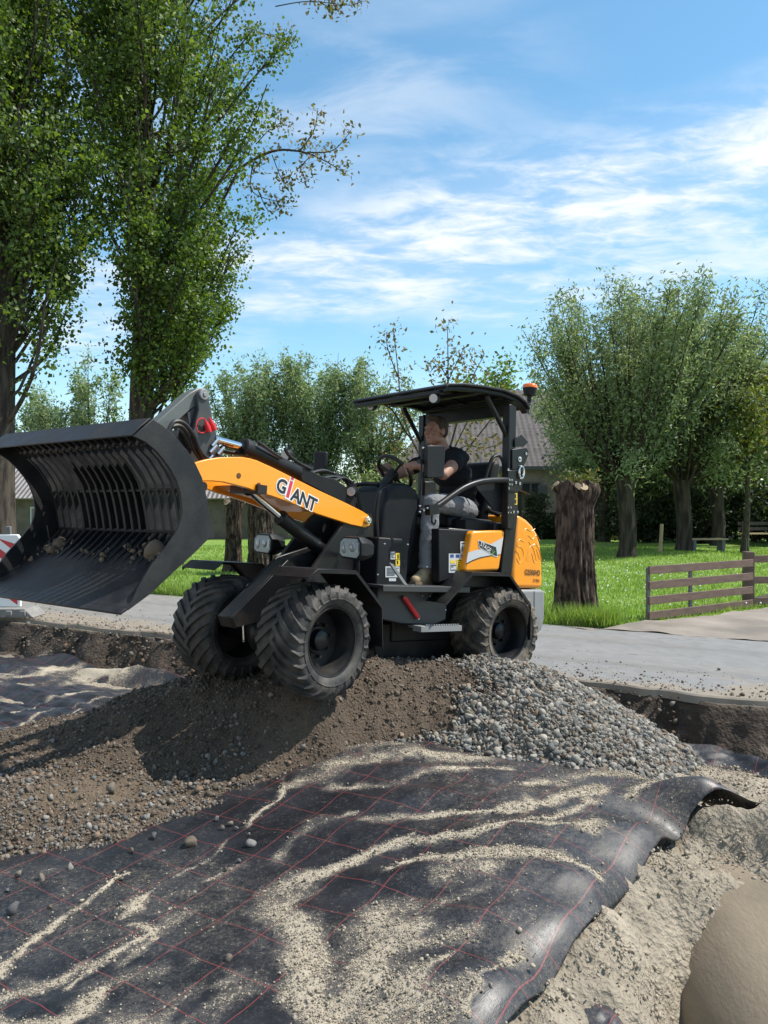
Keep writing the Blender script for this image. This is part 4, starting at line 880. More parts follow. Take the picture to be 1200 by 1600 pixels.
# black engine side cover behind the leg, orange side panel with its stripe and badge
b = MB(); b.prism(S(RF, [(684, 826), (738, 829), (727, 896), (684, 910)], .48), .40, .494); b.box((.06, .18, .90), (.62, .46, .12)); part(b, 'side_cover', K_BLK2, RF, bevel=.008)
sdp = S(RF, [(741, 830), (788, 828.5), (789, 833), (780.5, 888), (778, 891), (729, 893.5), (726, 891), (737, 834)], .56); b = MB(); b.prism(sdp, -.56, -.47); part(b, 'side_panel', K_OR, RF, bevel=.018, seg=3); b = MB(); b.prism(sdp, .47, .56)
pan = part(b, 'side_panel', K_OR, RF, bevel=.018, seg=3)
def decal(fr, L, y, mat, name='decal', parent=None, off=.0022):
    q = MB(); P = S(fr, L, y); q.add([(p[0], y + off, p[1]) for p in P], [tuple(range(len(P)))]); return part(q, name, mat, fr, parent)
decal(RF, [(731, 863.5), (741, 860), (752, 858), (786, 839.5), (782, 866), (766, 867.5), (750, 870.5), (738, 875), (728.5, 880)], .56, K_SIL)
decal(RF, [(728.5, 880), (738, 875), (750, 870.5), (766, 867.5), (782, 866), (782, 867), (766, 868.8), (750, 872), (738, 876.6), (728, 882)], .56, K_INK, off=.003)
decal(RF, [(746.5, 844), (749, 844), (775.5, 854), (777.5, 870), (774, 870.5), (748, 856)], .56, K_SIL, off=.0035)
decal(RF, [(747.5, 845.2), (749.2, 845.4), (774.6, 855), (776.4, 868.5), (774, 868.8), (749, 855)], .56, K_INK, off=.0045)
# orange hood, dark strut, grey counterweight
hood = S(RF, [(808, 804), (815, 806.5), (824, 812), (833, 821), (840, 833), (845, 850), (847.5, 872), (848.5, 905), (848, 919.5), (800, 919.5), (801, 890), (804.5, 850)], .50)
b = MB(); b.prism(hood, -.50, .50); hd = part(b, 'hood', K_OR, RF, bevel=.035, seg=4)
cw = S(RF, [(800, 921.5), (849, 921), (851, 925), (852, 940), (851, 968), (847, 984), (838, 993), (828, 996), (810, 996), (800, 960)], .51)
b = MB(); b.prism(cw, -.51, .51); part(b, 'counterweight', K_GR, RF, bevel=.025, seg=3)
b = MB(); g = S(RF, [(834.5, 924), (835.3, 924), (835.3, 992), (834.5, 992)], .513); b.prism(g, .5105, .5125); part(b, 'seam', K_INK, RF)
sticker(RF, ((831.5, 975), (836, 984)), .5135, [0, (.2, .2, .8, .4, 1)])
b = MB(); b.prism(S(RF, [(791, 748), (809, 748), (808.5, 804), (803, 850), (799, 895), (782, 895), (789, 835), (790, 800)], .55), .50, .555); part(b, 'frame_plate', K_BLK, RF, bevel=.006); b = MB(); b.prism(S(RF, [(791, 748), (809, 748), (808.5, 804), (803, 850), (799, 895), (782, 895), (789, 835)], .55), -.555, -.50); part(b, 'frame_plate', K_BLK, RF, bevel=.006)
sticker(RF, ((802, 770.5), (808, 788.5)), .557, [2, (.25, .55, .75, .9, 1), (.3, .1, .7, .45, 1)])
# ---- roll-over frame and canopy
b = MB()
def post(y): 
    a, c = .045, -.02
    b.prism([(a - .05, 2.0), (a + .05, 2.0), (c + .05, .9), (c - .05, .9)], y - .04, y + .04)
post(.55); post(-.55)
b.box((.035, 0, 1.955), (.085, 1.1, .11)); part(b, 'roll_bar', K_BLK, RF, bevel=.01)
for y in (.55, -.55): b = MB(); b.limb([(.06, y, 1.72), (.33, y * .98, 2.02)], [.022, .022], 10); part(b, 'brace', K_BLK, RF)
roofp = [(.90, 1.990), (.87, 2.012), (.70, 2.045), (.45, 2.072), (.20, 2.085), (.02, 2.07), (-.09, 2.035), (-.15, 1.985)]
b = MB(); strip(b, roofp[::-1], -.62, .62, .022)
for s_ in (1, -1): strip(b, [(p[0] * .995, p[1] - .035) for p in roofp[::-1]], s_ * .56 - .03, s_ * .56 + .03, .035)
for x, z in ((.90, 1.965), (.48, 2.04), (.05, 2.045)): b.box((x, 0, z - .005), (.06, 1.12, .035))
for y in (-.3, 0., .3): strip(b, [(p[0] * .98 + .005, p[1] - .012) for p in roofp[1:-1][::-1]], y - .012, y + .012, .014)
rf = part(b, 'canopy', K_BLK2, RF, bevel=.006)
q = MB(); q.box((.12, .30, 2.125), (.16, .10, .03)); q.ball((.10, .30, 2.14), .022, 10); q.box((.2, .2, 2.115), (.10, .5, .012)); part(q, 'roof_bracket', K_BLK, RF, rf)
lamp(RF, P3(RF, 580, 634, -.50), (.95, .25, -.2), .045); lamp(RF, P3(RF, 678, 622.5, .50), (.9, .45, -.15), .042)
q = MB(); q.tube(smooth_path([P3(RF, 600, 632, -.45), P3(RF, 612, 640, -.45), P3(RF, 622, 655, -.5), P3(RF, 632, 672, -.52), P3(RF, 645, 690, -.53)], 6), .008, 6); q.ball(P3(RF, 614, 632, -.45), .03, 8); part(q, 'cable', K_HOSE, RF)
# amber beacon on its bracket
x, z = RF.side(828, 606, .42); q = MB(); q.tube([(x, .42, z - .075), (x, .42, z - .045), (x, .42, z - .02), (x, .42, z - .004)], [.050, .058, .066, .068], 24); q.cyl((x, .42, z - .075), (x, .42, z - .125), .022, 12); q.tube([(x, .42, z - .12), (x, .43, z - .155), (x + .07, .47, z - .17), (.06, .55, z - .18)], .014, 8)
q.tube(smooth_path([(x, .42, z - .13), (x + .03, .44, z - .25), (x + .10, .5, z - .22), (x + .16, .54, z - .17)], 6), .006, 6)
bc = part(q, 'beacon', K_BLK2, RF); q = MB(); q.tube([(x, .42, z - .004), (x, .42, z + .02), (x, .42, z + .032), (x, .42, z + .036)], [.070, .069, .060, .03], 24); part(q, 'beacon_lens', K_LENS, RF, bc, smooth=50)
# plates, eyes and hook on the near post
q = MB(); q.prism(S(RF, [(803.4, 687), (813, 677.7), (825, 691), (817.5, 698), (804, 698)], .60), .595, .607); q.prism(S(RF, [(800, 702), (817, 700), (822, 699.5), (825.5, 704), (825, 712), (821, 722), (816, 733), (800, 734)], .60), .59, .604)
q.prism(S(RF, [(793, 735), (815, 735), (815, 758), (810, 768), (792, 768)], .59), .56, .60); part(q, 'lifting_plate', K_BLK, RF, bevel=.004)
q = MB()
for a, r in (((811, 717.5), .024), ((821, 709), .012), ((793, 734), .011), ((810, 738), .018), ((795, 750), .008), ((798.5, 750), .008), ((795, 757), .008), ((798.5, 757), .008), ((805, 754), .012), ((811, 755.5), .012), ((794, 763), .008), ((793, 793), .008), ((797, 793), .008), ((793, 801), .008), ((797, 801), .008), ((801.5, 800), .012), ((807.5, 800), .012)):
    q = MB(); x, z = RF.side(*a, .60); q.cyl((x, .600, z), (x, .612, z), r, 8); q.ball((x, .612, z), r * .6, 8); part(q, 'bolt', K_STEEL, RF)
q = MB(); q.tube([P3(RF, 815 + 3.6 * math.cos(t), 738 + 9.5 * math.sin(t), .615) for t in np.linspace(0, 2 * math.pi, 21)[:-1]], .009, 8, closed=True); part(q, 'hook', K_STEEL, RF)
# near side guard bar with its panel, latch and strap
q = MB(); q.tube(smooth_path([P3(RF, a, b_, .58) for a, b_ in [(674, 797), (690, 786), (708, 773), (727, 761), (748, 753.5), (770, 750.5), (794, 750)]], 6), .026, 12); q.prism(S(RF, [(667, 789), (682, 788), (684, 803), (668, 805)], .58), .55, .61)
q.tube([P3(RF, 655, 796, .58), P3(RF, 670, 796, .58)], .012, 8); q.tube(smooth_path([P3(RF, 675, 805, .6), P3(RF, 675, 815, .6), P3(RF, 679, 819, .6), P3(RF, 681, 812, .6)], 4), .008, 6)
gb = part(q, 'guard_bar', K_BLK, RF); q = MB(); q.prism(S(RF, [(742, 758), (793, 753), (793, 803), (772, 797), (760, 780)], .52), .50, .515); part(q, 'guard_panel', K_BLK2, RF, gb)
q = MB(); q.cyl(P3(RF, 656, 800, .59), P3(RF, 660, 690, .59), .009, 8); q.box(P3(RF, 661, 722, .59), (.10, .03, .03)); mr = part(q, 'mirror_arm', K_BLK, RF)
q = MB(); q.prism(S(RF, [(666, 696), (691, 696), (693, 698), (690.5, 744), (688, 747), (665, 747), (663.5, 744), (664, 698)], .62), .60, .645); part(q, 'mirror', K_BLK2, RF, mr, bevel=.008)
q = MB()
for a in ((656, 800), (656, 791), (662, 798), (668, 794), (661, 700)): q = MB(); q.ball(P3(RF, *a, .60), .011, 8); part(q, 'bolt', K_STEEL, RF)
q = MB(); q.cyl(P3(RF, 502, 742, -.6), P3(RF, 500, 790, -.55), .010, 8); q.tube(smooth_path([P3(RF, 505, 738, -.6), P3(RF, 535, 745, -.58), P3(RF, 560, 775, -.5)], 5), .012, 8); m2 = part(q, 'mirror_arm', K_BLK, RF)
x, z = RF.side(501, 723, -.6); q = MB(); q.box((x, -.6, z), (.045, .13, .20), Matrix.Rotation(.5, 3, 'Z')); part(q, 'mirror', K_BLK2, RF, m2, bevel=.015)
q = MB(); q.tube(smooth_path([P3(RF, a, b_, .32) for a, b_ in [(757, 752), (762, 735), (768, 718), (774, 712.5), (781, 713), (786, 722), (787, 738), (788, 752)]], 6), .016, 10); part(q, 'grab_hoop', K_BLK, RF)
# ---- seat, console, steering wheel
q = MB(); q.box((.16, 0, .93), (.52, .50, .12)); st = part(q, 'seat', K_BLK2, RF, bevel=.04, seg=4)
q = MB(); q.prism([(-.10, .96), (-.02, .96), (-.13, 1.50), (-.17, 1.545), (-.23, 1.53), (-.24, 1.47)], -.24, .24); part(q, 'backrest', K_BLK2, RF, st, bevel=.04, seg=4)
q = MB(); q.box((.12, 0, .82), (.42, .42, .14)); q.box((.15, .30, .90), (.40, .07, .16)); q.limb([(-.05, .27, 1.08), (-.2, .27, 1.05)], [.03, .03], 10); part(q, 'seat_base', K_BLK, RF, st, bevel=.01)
q = MB(); q.prism([(.80, .42), (.76, .80), (.74, 1.10), (.79, 1.18), (.92, 1.225), (1.06, 1.20), (1.13, 1.13), (1.17, .80), (1.20, .42)], -.23, .23); cs = part(q, 'console', K_BLK2, RF, bevel=.045, seg=4)
q = MB(); q.tube(smooth_path([(1.22, -.2, .80), (1.26, -.22, 1.0), (1.24, -.2, 1.14), (1.14, -.1, 1.20), (1.08, .05, 1.20)], 6), .018, 8); q.tube(smooth_path([(1.20, .26, .62), (1.25, .26, .9), (1.23, .25, 1.12), (1.13, .2, 1.17)], 6), .018, 8); part(q, 'grab_bar', K_BLK, RF)
nrm = Vector((-.72, 0, .69)).normalized(); e1 = Vector((0, 1, 0)); e2 = nrm.cross(e1); sc_ = Vector((.865, 0, 1.33))
q = MB(); q.tube([sc_ + (e1 * math.cos(t) + e2 * math.sin(t)) * .175 for t in np.linspace(0, 2 * math.pi, 33)[:-1]], .017, 10, closed=True)
for t in (math.pi / 2, math.pi * 7 / 6, math.pi * 11 / 6): q.tube([sc_ - nrm * .03, sc_ + (e1 * math.cos(t) + e2 * math.sin(t)) * .17], .012, 8)
q.tube([sc_ - nrm * .01, sc_ - nrm * .04, sc_ - nrm * .24], [.05, .045, .03], 12); part(q, 'steering_wheel', K_BLK, RF)
q = MB(); q.cyl((.70, -.20, 1.0), (.66, -.22, 1.28), .012, 8); q.ball((.66, -.22, 1.30), .03, 10); part(q, 'lever', K_BLK, RF)

# ---- lettering
def text_mesh(s, size, bold=0., shear=0.):
    cu = bpy.data.curves.new('lettering', 'FONT'); cu.body = s; cu.size = size; cu.offset = bold; cu.shear = shear; cu.resolution_u = 3; cu.align_x = 'CENTER'; cu.align_y = 'CENTER'
    o = bpy.data.objects.new('lettering', cu); COL.objects.link(o); dg = bpy.context.evaluated_depsgraph_get(); me = o.evaluated_get(dg).to_mesh()
    v = [tuple(p.co) for p in me.vertices]; f = [tuple(p.vertices) for p in me.polygons]
    o.evaluated_get(dg).to_mesh_clear(); bpy.data.objects.remove(o); bpy.data.curves.remove(cu); return v, f
def letters(fr, jobs, y, px, py, ang, mats, name='lettering', parent=None, label=None, sx=1.):
    """jobs: (text, size, dx, dz, bold, layer, material index); placed in the side plane, reading from the near side"""
    x0, z0 = fr.side(px, py, y); ca, sa = math.cos(ang), math.sin(ang); q = MB()
    for (s, size, dx, dz, bold, layer, mi) in jobs:
        q.mi = mi
        if s == '#bar': v = [(-size * .1, -.5 * bold, 0), (size * .1, -.5 * bold, 0), (size * .1, .5 * bold, 0), (-size * .1, .5 * bold, 0)]; f = [(0, 1, 2, 3)]
        else: v, f = text_mesh(s, size, bold)
        q.add([(x0 - ((a * sx + dx) * ca - (b_ + dz) * sa), y + layer, z0 + (a * sx + dx) * sa + (b_ + dz) * ca) for a, b_, _ in v], f)
    o = part(q, name, mats, fr, parent, smooth=None)
    if label: o['label'] = label
    return o
G = []
for lay, bold, mi in ((.0025, .0125, 0), (.004, .004, 1)):
    G += [('G', .135, -.148, .012, bold, lay, mi), ('A', .135, .005, -.002, bold, lay + .0004, mi), ('N', .135, .096, -.002, bold, lay + .0002, mi), ('T', .135, .180, -.002, bold, lay, mi)]
G += [('#bar', .24, -.072, .028, .165, .003, 0), ('#bar', .145, -.072, .022, .125, .0045, 2), ('#bar', .145, -.072, .102, .018, .0045, 2)]
letters(FF, G, .24, 461.5, 774.5, -R(15.5), [K_WHT, K_INK, M('red_ink', (.55, .03, .06), .4)], 'maker_lettering', label='dark GIANT lettering with a red letter I and white outline')
letters(RF, [('STAGE', .056, -.040, .0, .0, .006, 0), ('V', .066, .066, .0, .0004, .006, 1)], .56, 762.5, 858.5, -R(24), [K_WHT, K_GRN], 'badge_lettering', pan, sx=.88)
letters(RF, [('G2500HD', .070, 0, 0, .0014, .0045, 0)], .50, 831.5, 895, -R(1), [K_INK], 'model_lettering', hd, sx=.76)
letters(RF, [('X-TRA', .042, 0, 0, .0008, .0045, 0)], .50, 837.5, 907.5, -R(1), [K_INK], 'model_lettering', hd, sx=.76)
letters(RF, [('101', .062, 0, 0, .0022, .006, 0)], YC, 725, 858.5, 0, [K_INK], 'sound_lettering', sx=.85)
letters(RF, [('dB', .026, 0, 0, .0008, .006, 0)], YC, 731, 861.5, 0, [K_INK], 'sound_lettering')
# pale outline crest on the hood
q = MB()
for L in [[(807, 872), (812, 880), (818, 868), (815, 856), (808, 852), (812, 843), (820, 846), (824, 836), (832, 842), (838, 836), (844, 846)], [(806, 860), (810, 866), (812, 874)], [(822, 876), (826, 858), (832, 854), (838, 876), (834, 877), (830, 864), (825, 877)], [(836, 848), (843, 860), (846, 876)], [(816, 834), (822, 826), (830, 830), (836, 826)], [(838, 858), (843, 874)], [(826, 846), (830, 852), (836, 850)]]:
    q.tube(smooth_path([P3(RF, a, b_, .5005) for a, b_ in L], 4), .0035, 4)
part(q, 'crest_outline', K_LOGO, RF, hd)
# ---- soil left in the bucket, on the floor plate
pts = []
for (px, py, y, n) in ((62, 858, -.60, 34), (45, 880, -.50, 10), (155, 890, .35, 16), (195, 900, .52, 22), (120, 880, .0, 5), (90, 895, -.2, 5), (180, 885, .2, 8)):
    x, z = BF.side(px, py, y)
    for _ in range(n): pts.append((rng.normal(0, .05), y + rng.normal(0, .05)))
flo, fl2 = np.array(out[-3]), np.array(out[-5]); P = []
for dx, y in pts:
    t = np.clip(.45 + dx * 3.2, 0, 1.05); p = flo * (1 - t) + fl2 * t; P.append((p[0], np.clip(y, -.70, .70), p[1] + .02))
P = BF.w(np.array(P)); v, f = rocks(P, rng.lognormal(math.log(.013), .55, len(P)), 2, 5)
so_ = mesh_obj('soil', v, f, attr_mat('stone', .85, .25, 120, .3), tint=np.repeat(np.array((.12, .088, .06)) * rng.uniform(.7, 1.3, (len(P), 1)), len(IC[2][0]), 0))
tag(so_, kind='stuff')
# ================================================================ trees and plants
def norm(a): return a / np.maximum(np.linalg.norm(a, axis=-1, keepdims=True), 1e-9)
def leaf_mesh(P, size, aspect=.75, up=.3, droop=0., sun_bias=.35, fold=.25):
    """one folded six-point leaf per point: returns verts, faces"""
    n = len(P); nrm = norm(rng.normal(size=(n, 3)) + np.array([0, 0, up])); d = norm(np.cross(nrm, rng.normal(size=(n, 3)))); d = norm(d + np.array([0, 0, -droop])); s = norm(np.cross(nrm, d)); nrm = np.cross(d, s)
    L = size[:, None] * rng.uniform(.75, 1.25, (n, 1)); Wd = L * aspect
    a = P; b = P + d * L * .35 + s * Wd * .5 + nrm * L * fold * .4; c = P + d * L * .35 - s * Wd * .5 + nrm * L * fold * .4; e = P + d * L; m = P + d * L * .45
    v = np.stack([a, b, e, c, m], 1).reshape(-1, 3); i = (np.arange(n) * 5)[:, None]
    f = np.concatenate([i + np.array([[0, 4, 1]]), i + np.array([[4, 2, 1]]), i + np.array([[0, 3, 4]]), i + np.array([[4, 3, 2]])], 0)
    return v, f
def leaves(name, P, size, pal, mat, parent, aspect=.75, up=.3, droop=0.):
    size = np.full(len(P), size) if np.isscalar(size) else size
    v, f = leaf_mesh(P, size, aspect, up, droop); pal = np.array(pal)
    c = pal[rng.integers(0, len(pal), len(P))] * rng.uniform(.75, 1.3, (len(P), 1))
    return mesh_obj(name, v - np.array(parent.location), f, mat, parent, tint=np.repeat(c, 5, 0))
def tubes(paths, n=6):
    """many tapered tubes [(pts, radii)] as arrays"""
    V, Fc, o = [], [], 0
    for pts, rr in paths:
        P = np.asarray(pts, float); k = len(P); T = norm(np.gradient(P, axis=0)); a = np.array([0, 0, 1.]) if abs(T[0][2]) < .9 else np.array([1., 0, 0])
        e1 = norm(a - T * (T @ a)[:, None]); e2 = np.cross(T, e1); t = np.arange(n) * 2 * math.pi / n
        ring = P[:, None] + (e1[:, None] * np.cos(t)[None, :, None] + e2[:, None] * np.sin(t)[None, :, None]) * np.asarray(rr)[:, None, None]
        V.append(ring.reshape(-1, 3)); i, j = np.meshgrid(np.arange(k - 1), np.arange(n), indexing='ij'); jn = (j + 1) % n
        Fc.append(np.stack([i * n + j, i * n + jn, (i + 1) * n + jn, (i + 1) * n + j], -1).reshape(-1, 4) + o); o += k * n
    return np.concatenate(V), np.concatenate(Fc)
def bark(name, a, b, sc=8, st=(1, 1, .18), bump=1.): return M(name, a, .95, col2=b, vscale=sc, vlo=.42, vhi=.58, bump=bump, bscale=sc * 2.2, stretch=st, spec=.2)
B_POP = bark('poplar_bark', (.085, .07, .055), (.035, .029, .024), 9)
B_WIL = bark('willow_bark', (.07, .056, .043), (.026, .021, .017), 8)
B_TWIG = bark('twig_bark', (.10, .085, .06), (.05, .04, .03), 20, (1, 1, .4), .3)
B_STUMP = bark('stump_bark', (.115, .082, .062), (.026, .018, .015), 15, (1, 1, .34), 1.)
L_POP = attr_mat('poplar_leaf', .5, trans=.42, tcol=(1.5, 1.55, .4)); L_WIL = attr_mat('willow_leaf', .5, trans=.45, tcol=(1.3, 1.35, .75)); L_GRN = attr_mat('soft_leaf', .55, trans=.42, tcol=(1.4, 1.4, .5))
PP = [(.102, .158, .038), (.075, .126, .031), (.135, .192, .047), (.052, .094, .024)]
PW = [(.225, .275, .165), (.175, .23, .125), (.27, .32, .21), (.13, .18, .09)]
PM = [(.22, .28, .16), (.17, .235, .12), (.27, .33, .21)]
PY = [(.13, .15, .035), (.10, .135, .03), (.16, .155, .045)]
PB = [(.17, .125, .055), (.14, .12, .05), (.20, .155, .075), (.12, .13, .045)]
def tree_root(name, x, y, label, cat='tree', group=None): return empty(name, (x, y, 0), label, cat, group)
def trunk_mesh(name, paths, mat, root, n=10, rough=0.):
    v, f = tubes(paths, n)
    if rough: v = v + norm(np.c_[v[:, :2] - v[:, :2].mean(0), np.zeros(len(v))]) * (fbm(np.arctan2(v[:, 1] - v[:, 1].mean(), v[:, 0] - v[:, 0].mean()) * 2.2, v[:, 2] * .4, 3, 3, 5) * rough)[:, None]
    return mesh_obj(name, v - np.array(root.location), f, mat, root, smooth=180)

def poplar(x, y, lean, prof, seed, label, nb=230, nl=130000, r0=.26):
    """upright poplar: steep branches along the whole stem, crown radius given by prof [(z, r)]"""
    global rng
    keep = rng; rng = np.random.default_rng(seed); root = tree_root('poplar_tree', x, y, label, group='poplars at the left')
    zs = np.linspace(-.1, 19, 30); stem = np.c_[x + lean * zs + .06 * np.sin(zs * .7 + seed), y + .05 * np.cos(zs * .6), zs]; rr = r0 * (1 - zs / 21) ** .8 + .10 * np.exp(-zs * 2.2)
    trunk_mesh('trunk', [(stem, rr)], B_POP, root, 16)
    pz, pr = np.array(prof).T; paths, C = [], []
    for i in range(nb):
        z0 = rng.uniform(2.7, 14.5); az = rng.uniform(0, 2 * math.pi); h = rng.uniform(1.6, 3.8); zt = z0 + h
        
        if seed == 3 and z0 < 5.2 and math.cos(az) < .15 and rng.random() < .8: az = math.pi - az
        
        if seed == 3 and math.cos(az) < -.2 and z0 < 5.6: continue
        Rm = np.interp(zt, pz, pr) * rng.uniform(.45, 1.03) * (.62 if seed == 3 and math.cos(az) < -.1 else 1.) * (1 + .10 * math.sin(az * 3 + zt * 1.7)); t = np.linspace(0, 1, 9)
        bx = np.interp(z0, zs, stem[:, 0]); by = np.interp(z0, zs, stem[:, 1]); rad = Rm * t ** .75
        p = np.c_[bx + np.cos(az) * rad + .05 * np.sin(t * 7 + i), by + np.sin(az) * rad + .05 * np.cos(t * 6 + i), z0 + h * t ** 1.15]
        paths.append((p, .045 * (1 - t * .86) * rng.uniform(.5, 1.1) + .004))
        for tt in rng.uniform(.30, 1.03, 8): C.append((np.array([np.interp(min(tt, 1), t, p[:, k]) for k in range(3)]), rng.uniform(.09, .22)))
        for _ in range(3):                    # side twigs
            tt = rng.uniform(.35, .95); q0 = np.array([np.interp(tt, t, p[:, k]) for k in range(3)]); a2 = az + rng.normal(0, .8); l = rng.uniform(.35, .9); u = np.linspace(0, 1, 5)
            q = q0 + np.c_[np.cos(a2) * l * u * .8, np.sin(a2) * l * u * .8, l * u]; paths.append((q, .012 * (1 - u * .8))); C.append((q[-1], rng.uniform(.08, .18))); C.append((q[3], .11))
    trunk_mesh('branches', paths, B_POP, root, 5)
    cen = np.array([c for c, _ in C]); sg = np.array([s for _, s in C]); w = rng.uniform(.0, 1.3, len(C)) ** 2 * sg ** 1.5; k = rng.choice(len(C), nl, p=w / w.sum())
    P = cen[k] + rng.normal(size=(nl, 3)) * sg[k][:, None] * np.array([1, 1, .85]); P = P[(P[:, 2] < 15.2) & ~((P[:, 2] < 6.4) & (np.hypot(P[:, 0] - x, P[:, 1] - y) < .62 - .06 * (P[:, 2] - 3)))]
    leaves('crown', P, rng.uniform(.045, .088, len(P)), PP, L_POP, root, .95, .25, .35); rng = keep
poplar(-4.83, 15.4, .004, [(2.2, .5), (3.4, 1.15), (4.6, 1.7), (6, 1.95), (7.5, 2.25), (9, 2.75), (10.4, 2.95), (12, 2.7), (15, 2.2)], 3, 'tall poplar with a bare grey trunk rising behind the bucket')
poplar(-6.55, 13.2, -.004, [(2.0, .4), (3.2, 1.0), (4.0, 1.55), (5, 1.6), (7, 1.6), (9, 1.45), (12, 1.4), (15, 1.3)], 4, 'tall leafy poplar cut off by the left edge', nb=205, nl=105000, r0=.25)

def pollard(name, x, y, H, Rd, label, group, seed, ns=46, th=2.3, tr=.22, nl=26000, pal=PW, size=.17, low=.16, gap=0.):
    """pollard willow: short stout trunk, a fan of long thin poles, narrow leaves"""
    global rng
    keep = rng; rng = np.random.default_rng(seed); root = tree_root(name, x, y, label, group=group); g0 = 0.
    z = np.linspace(-.1, th, 9); trunk_mesh('trunk', [(np.c_[x + .04 * np.sin(z * 2), y + 0 * z, z], tr * (1 + .35 * np.exp(-z * 3) + .28 * np.exp(-(th - z) * 3)))], B_WIL, root, 14, .05)
    paths, C = [], []
    for i in range(ns):
        az = rng.uniform(0, 2 * math.pi); q = rng.uniform(0, 1) ** .6; top = th + (H - th) * rng.uniform(.72, 1.03) * (1 - .20 * q); t = np.linspace(0, 1, 10); rr = Rd * q
        p = np.c_[x + np.cos(az) * (tr * .6 + rr * t ** .72) + .06 * np.sin(t * 5 + i), y + np.sin(az) * (tr * .6 + rr * t ** .72) + .06 * np.cos(t * 5 + i * 2), th - .15 + (top - th + .15) * t ** .95]
        paths.append((p, .055 * rng.uniform(.6, 1.1) * (1 - .88 * t)))
        for tt in rng.uniform(low, 1.02, 15): C.append((np.array([np.interp(min(tt, 1.), t, p[:, k]) for k in range(3)]) + np.array([0, 0, max(0, tt - 1) * 2]), rng.uniform(.12, .30) * (1 - .35 * max(0, tt - .6)), .5 + .8 * tt))
        for _ in range(3):
            tt = rng.uniform(.25, .9); q0 = np.array([np.interp(tt, t, p[:, k]) for k in range(3)]); a2 = az + rng.normal(0, .9); l = rng.uniform(.5, 1.3); u = np.linspace(0, 1, 5)
            s_ = q0 + np.c_[np.cos(a2) * l * u * .45, np.sin(a2) * l * u * .45, l * u]; paths.append((s_, .012 * (1 - .8 * u)))
            for uu in (2, 3, 4): C.append((s_[uu], .17, 1.))
    for i in range(16):
        az = rng.uniform(0, 6.28); z0 = rng.uniform(th - .3, th + (H - th) * .35); l = Rd * rng.uniform(.5, .95); t = np.linspace(0, 1, 8); p = np.c_[x + np.cos(az) * (tr + l * t), y + np.sin(az) * (tr + l * t), z0 + l * (.75 * t - .55 * t ** 2.2)]; paths.append((p, .03 * (1 - .85 * t)))
        for tt in rng.uniform(.3, 1., 9): C.append((np.array([np.interp(tt, t, p[:, k]) for k in range(3)]), rng.uniform(.16, .32), 1.0))
    trunk_mesh('branches', paths, B_WIL, root, 5)
    cen = np.array([c[0] for c in C]); sg = np.array([c[1] for c in C]); w = np.array([c[2] for c in C]) * rng.uniform(.1, 1.6, len(C)); k = rng.choice(len(C), nl, p=w / w.sum())
    leaves('crown', cen[k] + rng.normal(size=(nl, 3)) * sg[k][:, None] * np.array([.8, .8, 1.15]), size, pal, L_WIL, root, .34, .15, .1); rng = keep
pollard('willow_tree', 6.95, 22.0, 8.1, 2.95, 'wide pollard willow on the meadow just right of the near cut stump', 'pollard willows at the right', 21, nl=35000, size=.135)
pollard('willow_tree', 9.35, 24.0, 8.3, 3.1, 'pollard willow behind the bench, between the other willow and the sapling', 'pollard willows at the right', 22, nl=35000, size=.14)
pollard('willow_tree', 12.6, 29.0, 8.2, 3.2, 'willow at the right edge behind the yellowish sapling', 'pollard willows at the right', 23, nl=30000, size=.17)
pollard('willow_tree', 9.0, 31.5, 7.2, 3.3, 'dark willow standing between and behind the two pollard willows', 'pollard willows at the right', 24, nl=26000, size=.18, low=.05)
pollard('willow_tree', -6.2, 36.0, 8.5, 2.1, 'left one of the pale willows behind the loader boom', 'pale willows behind the boom', 25, ns=34, nl=17000, pal=PM, size=.20, tr=.25, low=.1)
pollard('willow_tree', -3.2, 36.8, 9.3, 2.4, 'middle and tallest of the pale willows behind the loader boom', 'pale willows behind the boom', 26, ns=40, nl=22000, pal=PM, size=.20, tr=.25, low=.1)
pollard('willow_tree', -.5, 36.0, 8.6, 1.9, 'right one of the pale willows, left of the canopy', 'pale willows behind the boom', 27, ns=32, nl=14000, pal=PM, size=.20, tr=.25, low=.05)
pollard('willow_tree', -17.2, 40.0, 7.6, 1.9, 'bushy willow seen between the poplar trunks', 'thin willows behind the bucket', 28, ns=30, nl=11000, pal=PM, size=.22, tr=.25, low=.05)
pollard('willow_tree', -15.0, 39.5, 10.2, 1.3, 'slender loose willow left of the poplar trunk', 'thin willows behind the bucket', 29, ns=14, nl=5200, pal=PM, size=.26, tr=.25, low=.15)

